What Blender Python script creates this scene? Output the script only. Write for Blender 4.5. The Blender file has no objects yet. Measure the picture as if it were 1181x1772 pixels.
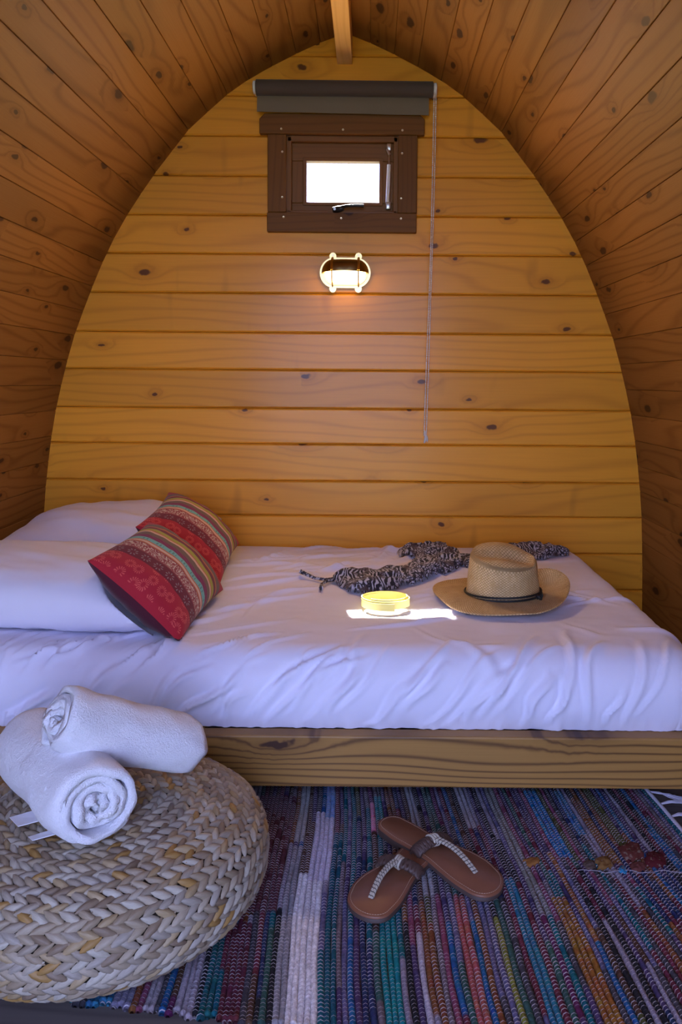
import bpy, bmesh, math, random
import numpy as np
from mathutils import Vector, Matrix

SC = bpy.context.scene
COL = SC.collection
rad = math.radians

# ------------------------------------------------------------------ camera
CAM_POS = Vector((0.10, -2.917, 0.94))
PITCH, ROLL = rad(3.5), rad(0.45)
fwd = Vector((0, math.cos(PITCH), -math.sin(PITCH)))
up0 = Vector((0, math.sin(PITCH), math.cos(PITCH)))
rt = Vector((1, 0, 0)) * math.cos(ROLL) + up0 * math.sin(ROLL)
upv = up0 * math.cos(ROLL) - Vector((1, 0, 0)) * math.sin(ROLL)
cam_d = bpy.data.cameras.new('camera')
cam = bpy.data.objects.new('camera', cam_d)
COL.objects.link(cam)
cam.matrix_world = Matrix(((rt.x, upv.x, -fwd.x, CAM_POS.x), (rt.y, upv.y, -fwd.y, CAM_POS.y),
                           (rt.z, upv.z, -fwd.z, CAM_POS.z), (0, 0, 0, 1)))
cam_d.sensor_fit = 'VERTICAL'
cam_d.sensor_height = 36.0
cam_d.lens = 1400.0 / 1772.0 * 36.0
cam_d.shift_x, cam_d.shift_y = -0.02925, -0.07922
cam_d.clip_start = 0.02
SC.camera = cam

# ------------------------------------------------------------------ world, sun, exposure
world = bpy.data.worlds.new('sky'); SC.world = world
world.use_nodes = True
bg = world.node_tree.nodes['Background']
bg.inputs['Color'].default_value = (0.43, 0.535, 1.0, 1)
bg.inputs['Strength'].default_value = 9.0
sun_d = bpy.data.lights.new('sun', 'SUN'); sun = bpy.data.objects.new('sun', sun_d); COL.objects.link(sun)
sun_d.energy = 45.0; sun_d.angle = rad(0.6); sun_d.color = (1.0, 0.95, 0.86)
sun_dir = Vector((0.176, -0.895, -1.225))           # through the small window down on the bed
sun.rotation_euler = sun_dir.to_track_quat('-Z', 'Y').to_euler()
sun.location = (0, 3, 5)
LAMP_STRENGTH = 11.0
BULB_W = 6.5
SC.view_settings.view_transform = 'Standard'
SC.view_settings.look = 'None'
SC.view_settings.exposure = 0.15
SC.view_settings.gamma = 1.0
SC.view_settings.use_curve_mapping = False
SC.cycles.max_bounces = 6
SC.cycles.diffuse_bounces = 4
SC.cycles.use_denoising = True
SC.cycles.caustics_reflective = False
SC.cycles.caustics_refractive = False
SC.cycles.sample_clamp_indirect = 8.0

# ------------------------------------------------------------------ helpers
rng = np.random.default_rng(7)
random.seed(7)

def tag(o, label=None, cat=None, group=None, kind=None):
    if label: o['label'] = label
    if cat: o['category'] = cat
    if group: o['group'] = group
    if kind: o['kind'] = kind
    return o

def empty(name, loc=(0, 0, 0), parent=None):
    o = bpy.data.objects.new(name, None); COL.objects.link(o)
    o.location = loc; o.empty_display_size = 0.05
    if parent: o.parent = parent
    return o

def mesh_obj(name, verts, faces, mat, parent=None, smooth=True, uv=None, col=None, mats=None, fmat=None):
    me = bpy.data.meshes.new(name)
    me.from_pydata([tuple(map(float, v)) for v in verts], [], [tuple(map(int, f)) for f in faces])
    if uv is not None:
        uv = np.asarray(uv, float)
        l = me.uv_layers.new(name='UVMap')
        li = np.empty(len(me.loops), np.int32); me.loops.foreach_get('vertex_index', li)
        l.data.foreach_set('uv', uv[li].astype(np.float32).ravel())
    if col is not None:
        a = me.color_attributes.new('Col', 'FLOAT_COLOR', 'POINT')
        c = np.ones((len(verts), 4), np.float32); c[:, :3] = np.asarray(col)
        a.data.foreach_set('color', c.ravel())
    if mats:
        for m in mats: me.materials.append(m)
        if fmat is not None: me.polygons.foreach_set('material_index', np.asarray(fmat, np.int32))
    else:
        me.materials.append(mat)
    if smooth: me.polygons.foreach_set('use_smooth', np.ones(len(me.polygons), bool))
    me.update()
    o = bpy.data.objects.new(name, me); COL.objects.link(o)
    if parent: o.parent = parent
    return o

def share(name, me, parent, mtx=None):
    o = bpy.data.objects.new(name, me); COL.objects.link(o)
    o.parent = parent
    if mtx is not None: o.matrix_local = mtx
    return o

class G:
    """collects boxes, tubes and grids into one mesh"""
    def __init__(s): s.v = []; s.f = []; s.c = []
    def add(s, v, f, c=None):
        n = len(s.v); s.v += [tuple(p) for p in v]; s.f += [tuple(i + n for i in q) for q in f]
        s.c += [c or (1, 1, 1)] * len(v)
    def box(s, lo, hi, b=0.0):
        x0, y0, z0 = lo; x1, y1, z1 = hi
        if b <= 0:
            v = [(x, y, z) for x in (x0, x1) for y in (y0, y1) for z in (z0, z1)]
            s.add(v, [(0, 1, 3, 2), (4, 6, 7, 5), (0, 4, 5, 1), (2, 3, 7, 6), (0, 2, 6, 4), (1, 5, 7, 3)])
            return
        bm = bmesh.new()
        bmesh.ops.create_cube(bm, size=1.0)
        for q in bm.verts:
            q.co = Vector(((x0 + x1) / 2 + q.co.x * (x1 - x0), (y0 + y1) / 2 + q.co.y * (y1 - y0), (z0 + z1) / 2 + q.co.z * (z1 - z0)))
        bmesh.ops.bevel(bm, geom=bm.edges[:], offset=b, segments=2, affect='EDGES', profile=0.5)
        bm.verts.index_update()
        s.add([q.co[:] for q in bm.verts], [[q.index for q in f.verts] for f in bm.faces])
        bm.free()
    def tube(s, pts, r, n=8, closed=False, cap=True, flat=1.0, c=None):
        pts = [Vector(p) for p in pts]; m = len(pts)
        rs = r if hasattr(r, '__len__') else [r] * m
        v = []; up = None
        for i, p in enumerate(pts):
            if closed: t = pts[(i + 1) % m] - pts[i - 1]
            else: t = pts[min(i + 1, m - 1)] - pts[max(i - 1, 0)]
            if t.length < 1e-9: t = Vector((0, 0, 1))
            t.normalize()
            if up is None: up = Vector((0, 0, 1)) if abs(t.z) < 0.9 else Vector((1, 0, 0))
            a = t.cross(up)
            if a.length < 1e-6: a = t.orthogonal()
            a.normalize(); up = a.cross(t).normalized()
            for k in range(n):
                w = 2 * math.pi * k / n
                v.append(p + a * math.cos(w) * rs[i] + up * math.sin(w) * rs[i] * flat)
        f = []
        for i in range(m if closed else m - 1):
            j = (i + 1) % m
            for k in range(n):
                f.append((i * n + k, i * n + (k + 1) % n, j * n + (k + 1) % n, j * n + k))
        if cap and not closed:
            f.append(tuple(reversed(range(n)))); f.append(tuple((m - 1) * n + k for k in range(n)))
        s.add(v, f, c)
    def prism(s, poly, z0, z1, fn):
        """poly in 2-D extruded from z0 to z1; fn maps (a,b,c) to xyz"""
        n = len(poly)
        v = [fn(a, b, z0) for a, b in poly] + [fn(a, b, z1) for a, b in poly]
        f = [tuple(range(n)), tuple(range(2 * n - 1, n - 1, -1))]
        f += [(i, i + n, (i + 1) % n + n, (i + 1) % n) for i in range(n)]
        s.add(v, f)
    def build(s, name, mat, parent=None, smooth=False, col=False):
        o = mesh_obj(name, s.v, s.f, mat, parent, smooth, col=s.c if col else None)
        bm = bmesh.new(); bm.from_mesh(o.data); bmesh.ops.recalc_face_normals(bm, faces=bm.faces[:]); bm.to_mesh(o.data); bm.free()
        return o

def autosmooth(o, ang=40):
    bm = bmesh.new(); bm.from_mesh(o.data)
    for e in bm.edges:
        if len(e.link_faces) == 2 and e.calc_face_angle(0) > rad(ang): e.smooth = False
    for f in bm.faces: f.smooth = True
    bm.to_mesh(o.data); bm.free()
    return o

def vnoise(x, y, seed=0):
    """smooth value noise in numpy, about -1..1"""
    x = np.asarray(x, float); y = np.asarray(y, float)
    xi = np.floor(x).astype(np.int64); yi = np.floor(y).astype(np.int64)
    fx = x - xi; fy = y - yi
    fx = fx * fx * fx * (fx * (fx * 6 - 15) + 10); fy = fy * fy * fy * (fy * (fy * 6 - 15) + 10)
    def h(a, b):
        n = (a * 374761393 + b * 668265263 + seed * 974711) & 0xffffffff
        n = ((n ^ (n >> 13)) * 1274126177) & 0xffffffff
        return ((n ^ (n >> 16)) & 0xffff) / 32767.5 - 1.0
    return (h(xi, yi) * (1 - fx) + h(xi + 1, yi) * fx) * (1 - fy) + (h(xi, yi + 1) * (1 - fx) + h(xi + 1, yi + 1) * fx) * fy

def fbm(x, y, seed=0, o=3):
    r = 0; a = 1.0; k = 1.0
    for i in range(o):
        r = r + a * vnoise(x * k, y * k, seed + i * 13); a *= 0.5; k *= 2.03
    return r

def grid_faces(nu, nv, wrap_u=False):
    f = []
    for i in range(nu if wrap_u else nu - 1):
        for j in range(nv - 1):
            a = i * nv + j; b = ((i + 1) % nu) * nv + j
            f.append((a, b, b + 1, a + 1))
    return f

# ------------------------------------------------------------------ material helpers
class NT:
    def __init__(s, name):
        s.m = bpy.data.materials.new(name); s.m.use_nodes = True
        s.t = s.m.node_tree; s.b = s.t.nodes['Principled BSDF']
    def n(s, typ, **kw):
        nd = s.t.nodes.new(typ)
        for k, v in kw.items(): setattr(nd, k, v)
        return nd
    def set(s, inp, v):
        if isinstance(v, bpy.types.NodeSocket): s.t.links.new(v, inp)
        elif isinstance(v, (tuple, list)):
            inp.default_value = tuple(v) + (1,) if len(v) == 3 and inp.type == 'RGBA' else tuple(v)
        else: inp.default_value = v
    def math(s, op, a, b=None, c=None, clamp=False):
        nd = s.n('ShaderNodeMath', operation=op, use_clamp=clamp)
        for i, v in enumerate((a, b, c)):
            if v is not None: s.set(nd.inputs[i], v)
        return nd.outputs[0]
    def mix(s, f, a, b, blend='MIX'):
        nd = s.n('ShaderNodeMix', data_type='RGBA', blend_type=blend)
        s.set(nd.inputs[0], f); s.set(nd.inputs[6], a); s.set(nd.inputs[7], b)
        return nd.outputs[2]
    def ramp01(s, v, lo, hi, a=0.0, b=1.0, smooth=True):
        nd = s.n('ShaderNodeMapRange', interpolation_type='SMOOTHSTEP' if smooth else 'LINEAR')
        for i, q in enumerate((v, lo, hi, a, b)): s.set(nd.inputs[i], q)
        return nd.outputs[0]
    def xyz(s, v):
        nd = s.n('ShaderNodeSeparateXYZ'); s.set(nd.inputs[0], v); return nd.outputs
    def comb(s, x, y, z=0.0):
        nd = s.n('ShaderNodeCombineXYZ')
        for i, q in enumerate((x, y, z)): s.set(nd.inputs[i], q)
        return nd.outputs[0]
    def noise(s, vec, scale=5.0, detail=2.0, rough=0.5, dim='3D'):
        nd = s.n('ShaderNodeTexNoise', noise_dimensions=dim)
        s.set(nd.inputs['Vector'], vec); nd.inputs['Scale'].default_value = scale
        nd.inputs['Detail'].default_value = detail; nd.inputs['Roughness'].default_value = rough
        return nd.outputs[0]
    def obj(s): return s.n('ShaderNodeTexCoord').outputs['Object']
    def uv(s): return s.n('ShaderNodeTexCoord').outputs['UV']
    def rnd(s): return s.n('ShaderNodeObjectInfo').outputs['Random']
    def ramp(s, v, stops, const=False):
        nd = s.n('ShaderNodeValToRGB'); cr = nd.color_ramp
        cr.interpolation = 'CONSTANT' if const else 'LINEAR'
        while len(cr.elements) < len(stops): cr.elements.new(0.5)
        for e, (p, c) in zip(cr.elements, stops): e.position = p; e.color = tuple(c) + (1,)
        s.set(nd.inputs[0], v); return nd.outputs[0]
    def bump(s, h, strength=0.3, dist=0.002):
        nd = s.n('ShaderNodeBump'); nd.inputs['Strength'].default_value = strength
        nd.inputs['Distance'].default_value = dist; s.set(nd.inputs['Height'], h)
        s.t.links.new(nd.outputs[0], s.b.inputs['Normal'])
    def out(s, color, rough=0.6, metal=0.0, spec=0.5, coat=0.0, sheen=0.0):
        s.set(s.b.inputs['Base Color'], color); s.set(s.b.inputs['Roughness'], rough)
        s.b.inputs['Metallic'].default_value = metal
        s.b.inputs['Specular IOR Level'].default_value = spec
        s.b.inputs['Coat Weight'].default_value = coat
        s.b.inputs['Coat Roughness'].default_value = 0.2
        s.b.inputs['Sheen Weight'].default_value = sheen
        return s.m

def wood(name, light, dark, knotc=(0.05, 0.018, 0.008), knots=0.5, kx=4.6, ky=7.5, ring=26.0, ringamt=0.55, wob=2.4,
         rough=0.45, coat=0.0, spec=0.4, tint=0.25, kr=0.045, streak=0.0):
    """pine: local x runs along the board, local y across it"""
    s = NT(name)
    o = s.xyz(s.obj()); r = s.rnd()
    x = s.math('ADD', o[0], s.math('MULTIPLY', r, 53.7))
    y = s.math('ADD', o[1], s.math('MULTIPLY', r, 23.3))
    # knots
    wobv = s.math('MULTIPLY', s.math('SUBTRACT', s.noise(s.comb(s.math('MULTIPLY', x, 30.0), s.math('MULTIPLY', y, 30.0)), 1.0, 2), 0.5), 0.10)
    kv = s.n('ShaderNodeTexVoronoi', voronoi_dimensions='2D', feature='F1')
    s.set(kv.inputs['Vector'], s.comb(s.math('ADD', s.math('MULTIPLY', x, kx), wobv), s.math('ADD', s.math('MULTIPLY', y, ky), wobv)))
    kv.inputs['Scale'].default_value = 1.0; kv.inputs['Randomness'].default_value = 0.95
    kd = kv.outputs['Distance']
    kc = s.n('ShaderNodeSeparateColor'); s.set(kc.inputs[0], kv.outputs['Color'])
    keep = s.math('LESS_THAN', kc.outputs[0], knots)
    krad = s.math('ADD', kr, s.math('MULTIPLY', s.math('POWER', kc.outputs[1], 2.0), kr * 1.7))
    kmask = s.math('MULTIPLY', keep, s.ramp01(kd, krad, s.math('MULTIPLY', krad, 0.62), 0.0, 1.0))
    halo = s.math('MULTIPLY', keep, s.math('EXPONENT', s.math('MULTIPLY', s.math('POWER', s.math('DIVIDE', kd, s.math('MULTIPLY', krad, 2.6)), 2.0), -1.0)))
    # growth rings
    low = s.noise(s.comb(s.math('MULTIPLY', x, 0.75), s.math('MULTIPLY', y, 4.2)), 1.0, 1.6, 0.45)
    g = s.math('ADD', s.math('MULTIPLY', y, ring), s.math('MULTIPLY', low, wob * 3.0))
    g = s.math('ADD', g, s.math('MULTIPLY', halo, 1.5))
    w = s.math('SINE', s.math('MULTIPLY', g, 6.2832))
    w = s.math('POWER', s.math('ADD', s.math('MULTIPLY', w, 0.5), 0.5), 5.0)
    fine = s.noise(s.comb(s.math('MULTIPLY', x, 5.0), s.math('MULTIPLY', y, 330.0)), 1.0, 3, 0.6)
    f = s.math('ADD', s.math('MULTIPLY', w, ringamt), s.math('MULTIPLY', s.math('SUBTRACT', fine, 0.35), 0.42), clamp=True)
    c = s.mix(f, light, dark)
    if streak:
        st = s.noise(s.comb(s.math('MULTIPLY', x, 9.0), s.math('MULTIPLY', y, 2.0)), 1.0, 1.5)
        c = s.mix(s.math('MULTIPLY', s.ramp01(st, 0.66, 0.78), streak), c, s.mix(0.5, dark, (0.02, 0.01, 0.005)))
    c = s.mix(s.math('MULTIPLY', halo, 0.55), c, dark)
    c = s.mix(kmask, c, knotc)
    # boards differ a little from each other
    r2 = s.math('FRACT', s.math('MULTIPLY', r, 91.7))
    tv = s.math('ADD', 1.0 - tint / 2, s.math('MULTIPLY', r2, tint))
    big = s.noise(s.comb(s.math('MULTIPLY', x, 1.7), s.math('MULTIPLY', y, 1.7)), 1.0, 2)
    tv = s.math('MULTIPLY', tv, s.math('ADD', 0.86, s.math('MULTIPLY', big, 0.28)))
    h = s.n('ShaderNodeHueSaturation'); s.set(h.inputs['Color'], c); s.set(h.inputs['Value'], tv)
    s.bump(fine, 0.2, 0.0006)
    ro = s.math('ADD', rough - 0.06, s.math('MULTIPLY', fine, 0.14))
    return s.out(h.outputs[0], ro, 0, spec, coat)

def plain(name, c, rough=0.5, metal=0.0, spec=0.5, noise=0.06, nscale=40.0, bump=0.0, sheen=0.0, coat=0.0):
    s = NT(name)
    n = s.noise(s.obj(), nscale, 3)
    h = s.n('ShaderNodeHueSaturation'); s.set(h.inputs['Color'], tuple(c) + (1,))
    s.set(h.inputs['Value'], s.math('ADD', 1.0 - noise, s.math('MULTIPLY', n, noise * 2)))
    if bump: s.bump(n, bump, 0.001)
    return s.out(h.outputs[0], rough, metal, spec, coat, sheen)

def cloth(name, c, scale=900.0, rough=0.85, bump=0.15, var=0.05):
    s = NT(name)
    o = s.obj(); p = s.xyz(o)
    w = s.math('MULTIPLY', s.math('SINE', s.math('MULTIPLY', s.math('ADD', p[0], p[2]), scale * 2)), s.math('SINE', s.math('MULTIPLY', s.math('ADD', p[1], p[2]), scale * 2)))
    n = s.noise(o, 14.0, 4); n2 = s.noise(o, 260.0, 2)
    h = s.n('ShaderNodeHueSaturation'); s.set(h.inputs['Color'], tuple(c) + (1,))
    s.set(h.inputs['Value'], s.math('ADD', 1 - var, s.math('MULTIPLY', n, 2 * var)))
    s.bump(s.math('ADD', s.math('MULTIPLY', w, 0.15), n2), bump, 0.0007)
    return s.out(h.outputs[0], rough, 0, 0.25, 0, 0.15)

M = {}
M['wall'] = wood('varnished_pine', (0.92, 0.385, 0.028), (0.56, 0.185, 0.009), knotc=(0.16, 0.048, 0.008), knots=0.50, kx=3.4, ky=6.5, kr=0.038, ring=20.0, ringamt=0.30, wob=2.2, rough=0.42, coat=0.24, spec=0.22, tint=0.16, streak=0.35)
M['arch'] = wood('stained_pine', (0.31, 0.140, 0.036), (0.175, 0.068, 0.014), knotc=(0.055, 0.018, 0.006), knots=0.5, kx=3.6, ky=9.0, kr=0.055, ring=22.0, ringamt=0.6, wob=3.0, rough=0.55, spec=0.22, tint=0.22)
M['beam'] = wood('pale_pine', (0.82, 0.52, 0.22), (0.62, 0.34, 0.12), knots=0.1, rough=0.6, ringamt=0.3)
M['frame'] = wood('bed_pine', (0.36, 0.185, 0.045), (0.11, 0.047, 0.012), knots=0.4, kx=1.5, ky=4.0, kr=0.036, ring=52.0, ringamt=0.85, wob=4.6, rough=0.5, tint=0.05)
M['dark'] = wood('walnut_stain', (0.20, 0.078, 0.013), (0.10, 0.035, 0.006), knots=0.15, ring=40.0, ringamt=0.35, rough=0.55, spec=0.25, tint=0.1)
M['sash'] = wood('sash_stain', (0.25, 0.10, 0.022), (0.15, 0.055, 0.012), knots=0.0, ring=40.0, ringamt=0.3, rough=0.5, spec=0.3, tint=0.05)
M['backing'] = plain('joint_backing', (0.05, 0.022, 0.008), 0.9)
M['floor'] = wood('grey_laminate', (0.115, 0.095, 0.088), (0.062, 0.05, 0.047), knots=0.05, ring=34.0, ringamt=0.5, rough=0.55, tint=0.2)
M['ground'] = plain('grass_ground', (0.16, 0.19, 0.08), 0.95, noise=0.3, nscale=6.0)
M['outer'] = plain('roof_felt', (0.10, 0.09, 0.08), 0.9)

# ------------------------------------------------------------------ the shell of the pod
Y_FRONT = -3.45
half = np.array([(0, 2.158), (.09, 2.124), (.18, 2.083), (.325, 2.008), (.42, 1.942), (.55, 1.826), (.67, 1.674), (.76, 1.546), (.842, 1.404),
                 (.905, 1.258), (.962, 1.113), (1.0, .985), (1.034, .85), (1.058, .716), (1.076, .58), (1.087, .453), (1.094, .3), (1.098, .146), (1.1, -0.01)])
seg = np.r_[0, np.cumsum(np.hypot(*np.diff(half, axis=0).T))]
NPL = 28
pitch = seg[-1] / NPL
def arch_at(d):
    return np.array([np.interp(d, seg, half[:, 0]), np.interp(d, seg, half[:, 1])])
def arch_x(z):
    return float(np.interp(-z, -half[:, 1], half[:, 0]))

def plank_mesh(name, L, w, t, b, mat, ends=None):
    """x: 0..L along, y: -w/2..w/2 across, front face z = 0; chamfer b on the long edges. ends=(x0 low,x0 high,x1 low,x1 high)"""
    e = ends or (0, 0, L, L)
    sec = [(-w / 2, -t), (-w / 2, -b), (-w / 2 + b, 0), (w / 2 - b, 0), (w / 2, -b), (w / 2, -t)]
    v = []
    for side in (0, 1):
        lo, hi = e[2 * side], e[2 * side + 1]
        for (yy, zz) in sec:
            k = (yy + w / 2) / w
            v.append((lo + (hi - lo) * k, yy, zz))
    n = len(sec)
    f = [tuple(range(n - 1, -1, -1)), tuple(range(n, 2 * n))]
    f += [(i, (i + 1) % n, (i + 1) % n + n, i + n) for i in range(n)]
    me = bpy.data.meshes.new(name); me.from_pydata(v, [], f); me.materials.append(mat); me.update()
    return me

def shell_side(sgn, name):
    """outer skin behind the boards"""
    ds = np.linspace(0, seg[-1], 60)
    P = np.array([arch_at(d) for d in ds]); T = np.gradient(P, axis=0)
    Nn = np.stack([-T[:, 1], T[:, 0]], 1); Nn /= np.linalg.norm(Nn, axis=1)[:, None]
    Nn[0] = (0, 1)
    A = P + Nn * 0.021; B = P + Nn * 0.075
    A[0, 0] = B[0, 0] = -0.0
    if A[0, 1] < 2.18: A[0, 1] = 2.185
    B[0, 1] = 2.25
    ring = np.vstack([A, B[::-1]])
    v = [(sgn * x, 0.10, z) for x, z in ring] + [(sgn * x, Y_FRONT - 0.05, z) for x, z in ring]
    n = len(ring); f = [(i, (i + 1) % n, (i + 1) % n + n, i + n) for i in range(n)] + [tuple(range(n)), tuple(range(2 * n - 1, n - 1, -1))]
    g = G(); g.add(v, f)
    o = g.build(name, M['backing']); tag(o, kind='structure')
    return o

for sgn, nm in ((-1, 'wall_left'), (1, 'wall_right')):
    par = shell_side(sgn, nm)
    tag(par, 'curved %s side wall of stained pine boards rising to the ridge' % ('left' if sgn < 0 else 'right'))
    for k in range(NPL):
        a = arch_at(k * pitch); b = arch_at((k + 1) * pitch)
        mid = (a + b) / 2; t = b - a; w = float(np.hypot(*t)); t = t / w
        L = abs(Y_FRONT)
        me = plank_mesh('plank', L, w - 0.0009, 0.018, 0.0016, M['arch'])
        X = Vector((0, -1, 0)); Yv = Vector((sgn * t[0], 0, t[1])); Zv = X.cross(Yv)
        if Zv.x * sgn > 0 or (abs(Zv.x) < 0.2 and Zv.z > 0):
            Yv = -Yv; Zv = X.cross(Yv)
        m = Matrix(((X.x, Yv.x, Zv.x, sgn * mid[0]), (X.y, Yv.y, Zv.y, -0.0005), (X.z, Yv.z, Zv.z, mid[1]), (0, 0, 0, 1)))
        share('plank', me, par, m)

# back wall: horizontal boards, window opening left free
OX0, OX1, OZ0, OZ1 = -0.208, 0.192, 1.5265, 1.803
# solid skin behind the boards with the opening
def skin(y0, y1):
    q = G()
    q.box((-1.2, y0, -0.02), (OX0, y1, 2.3)); q.box((OX1, y0, -0.02), (1.2, y1, 2.3))
    q.box((OX0, y0, -0.02), (OX1, y1, OZ0)); q.box((OX0, y0, OZ1), (OX1, y1, 2.3))
    return q
wb = skin(0.0265, 0.062).build('wall_back', M['backing']); tag(wb, 'back wall of honey varnished horizontal pine boards around the small window', kind='structure')
rows = [2.2, 2.08, 1.942, 1.803, 1.664, 1.5265, 1.3905, 1.252, 1.112, .979, .8405, .712, .578, .4515, .318, .185, .05, -0.01]
for zh, zl in zip(rows[:-1], rows[1:]):
    xl, xh = arch_x(zl) + 0.012, arch_x(min(zh, 2.157)) + 0.012
    zc = (zl + zh) / 2; w = zh - zl - 0.0016
    pieces = [(-xl, -xh, xl, xh)]
    if zl > OZ0 - 0.02 and zh < OZ1 + 0.02:
        pieces = [(-xl, -xh, OX0, OX0), (OX1, OX1, xl, xh)]
    for e in pieces:
        ox = (e[0] + e[2]) / 2
        me = plank_mesh('plank', 0, w, 0.025, 0.0052, M['wall'], tuple(q - ox for q in e))
        m = Matrix(((1, 0, 0, ox), (0, 0, -1, 0.0), (0, 1, 0, zc), (0, 0, 0, 1)))
        share('plank', me, wb, m)

# ridge beam
g = G(); L = abs(Y_FRONT) + 0.0
g.box((0, -0.0265, -0.06), (L, 0.0265, 0.05), 0.003)
o = g.build('beam', M['beam']); tag(o, 'pale pine ridge beam running under the peak of the roof', 'beam', kind='structure')
o.name = 'trim_1'
o.matrix_world = Matrix(((0, 1, 0, -0.002), (-1, 0, 0, -0.001), (0, 0, 1, 2.11), (0, 0, 0, 1)))

# floor boards
fl = G(); fl.box((-1.2, Y_FRONT - 0.05, -0.06), (1.2, 0.06, -0.0125)); fl = fl.build('floor', M['backing'])
tag(fl, 'grey wood laminate floor under the rag rug', kind='structure')
fw = 0.192
fme = plank_mesh('floor_board', 2.18, fw - 0.001, 0.012, 0.001, M['floor'])
k = 0
yy = -0.1
while yy > Y_FRONT + 0.1:
    share('floor_board', fme, fl, Matrix(((1, 0, 0, -1.09), (0, 1, 0, yy), (0, 0, 1, 0.0), (0, 0, 0, 1))))
    yy -= fw

# front wall with the wide open doorway behind the camera
DX0, DX1, DZ = -0.74, 0.54, 1.86
q = G()
q.box((-1.25, Y_FRONT - 0.045, -0.05), (DX0, Y_FRONT - 0.001, 2.3)); q.box((DX1, Y_FRONT - 0.045, -0.05), (1.25, Y_FRONT - 0.001, 2.3))
q.box((DX0, Y_FRONT - 0.045, DZ), (DX1, Y_FRONT - 0.001, 2.3))
o = q.build('wall_front', M['arch']); tag(o, 'front wall with the wide open doorway', kind='structure')

# ground outside
q = G(); q.box((-14, -16, -0.40), (14, 14, -0.30)); o = q.build('ground', M['ground']); tag(o, 'grass ground outside the pod', kind='structure')

# ------------------------------------------------------------------ window
M['screw'] = plain('brass_screw', (0.75, 0.6, 0.35), 0.35, 0.9)
M['blackm'] = plain('black_metal', (0.012, 0.011, 0.011), 0.3, 0.2)
M['steel'] = plain('zinc_steel', (0.62, 0.60, 0.56), 0.3, 0.9)
M['whitep'] = plain('white_plastic', (0.92, 0.89, 0.84), 0.4)

def board(name, lo, hi, mat, parent, axis='x', b=0.003, poly=None):
    """a frame board whose grain runs along x or z; front faces -y"""
    cx, cy, cz = [(a + c) / 2 for a, c in zip(lo, hi)]
    hx, hy, hz = [(c - a) / 2 for a, c in zip(lo, hi)]
    gg = G()
    if axis == 'x':
        gg.box((-hx, -hz, -hy), (hx, hz, hy), b)
        m = Matrix(((1, 0, 0, cx), (0, 0, -1, cy), (0, 1, 0, cz), (0, 0, 0, 1)))
    else:
        gg.box((-hz, -hx, -hy), (hz, hx, hy), b)
        m = Matrix(((0, 1, 0, cx), (0, 0, -1, cy), (1, 0, 0, cz), (0, 0, 0, 1)))
        m = Matrix(((0, -1, 0, cx), (0, 0, -1, cy), (1, 0, 0, cz), (0, 0, 0, 1)))
    o = gg.build(name, mat, parent); o.matrix_local = m
    return o

win = empty('window_1', (0, 0, 0)); tag(win, 'small dark stained window glowing with daylight high in the back wall', kind='structure')
YF = -0.024
# head board with clipped upper corners
gg = G()
hw, hh, c = 0.2895, 0.035, 0.018
gg.prism([(-hw, -hh), (hw, -hh), (hw, hh - c), (hw - c, hh), (-hw + c, hh), (-hw, hh - c)], -0.014, 0.014, lambda a, b, d: (a, b, d))
o = gg.build('head_board', M['dark'], win); o.matrix_local = Matrix(((1, 0, 0, -0.0095), (0, 0, -1, -0.0142), (0, 1, 0, 1.838), (0, 0, 0, 1)))
bv = o.modifiers.new('bevel', 'BEVEL'); bv.width = 0.003; bv.segments = 2
board('side_board', (-0.271, YF, 1.5335), (-0.205, -0.0005, 1.8025), M['dark'], win, 'z')
board('side_board', (0.188, YF, 1.5335), (0.256, -0.0005, 1.8025), M['dark'], win, 'z')
sillb = board('sill_board', (-0.273, YF, 1.465), (0.2555, -0.0005, 1.533), M['dark'], win, 'x')
# jamb lining of the opening
JX0, JX1, JZ0, JZ1 = -0.203, 0.187, 1.535, 1.799
board('jamb', (JX0 - 0.004, -0.010, JZ0), (JX0 + 0.015, 0.060, JZ1), M['sash'], win, 'z', 0.002)
board('jamb', (JX1 - 0.015, -0.010, JZ0), (JX1 + 0.004, 0.060, JZ1), M['sash'], win, 'z', 0.002)
board('jamb', (JX0, -0.010, JZ1 - 0.017), (JX1, 0.060, JZ1 + 0.003), M['sash'], win, 'x', 0.002)
board('jamb', (JX0, -0.010, JZ0 - 0.005), (JX1, 0.060, JZ0 + 0.008), M['sash'], win, 'x', 0.002)
# sash
SX0, SX1, SZ0, SZ1 = -0.1895, 0.1735, 1.542, 1.783
PX0, PX1, PZ0, PZ1 = -0.137, 0.1235, 1.5735, 1.721
sash = empty('sash', (0, 0, 0), win)
board('rail', (SX0, 0.012, PZ1), (SX1, 0.050, SZ1), M['sash'], sash, 'x', 0.003)
board('rail', (SX0, 0.012, SZ0), (SX1, 0.050, PZ0), M['sash'], sash, 'x', 0.003)
board('stile', (SX0, 0.0125, PZ0), (PX0, 0.050, PZ1), M['sash'], sash, 'z', 0.003)
board('stile', (PX1, 0.0125, PZ0), (SX1, 0.050, PZ1), M['sash'], sash, 'z', 0.003)
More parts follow.
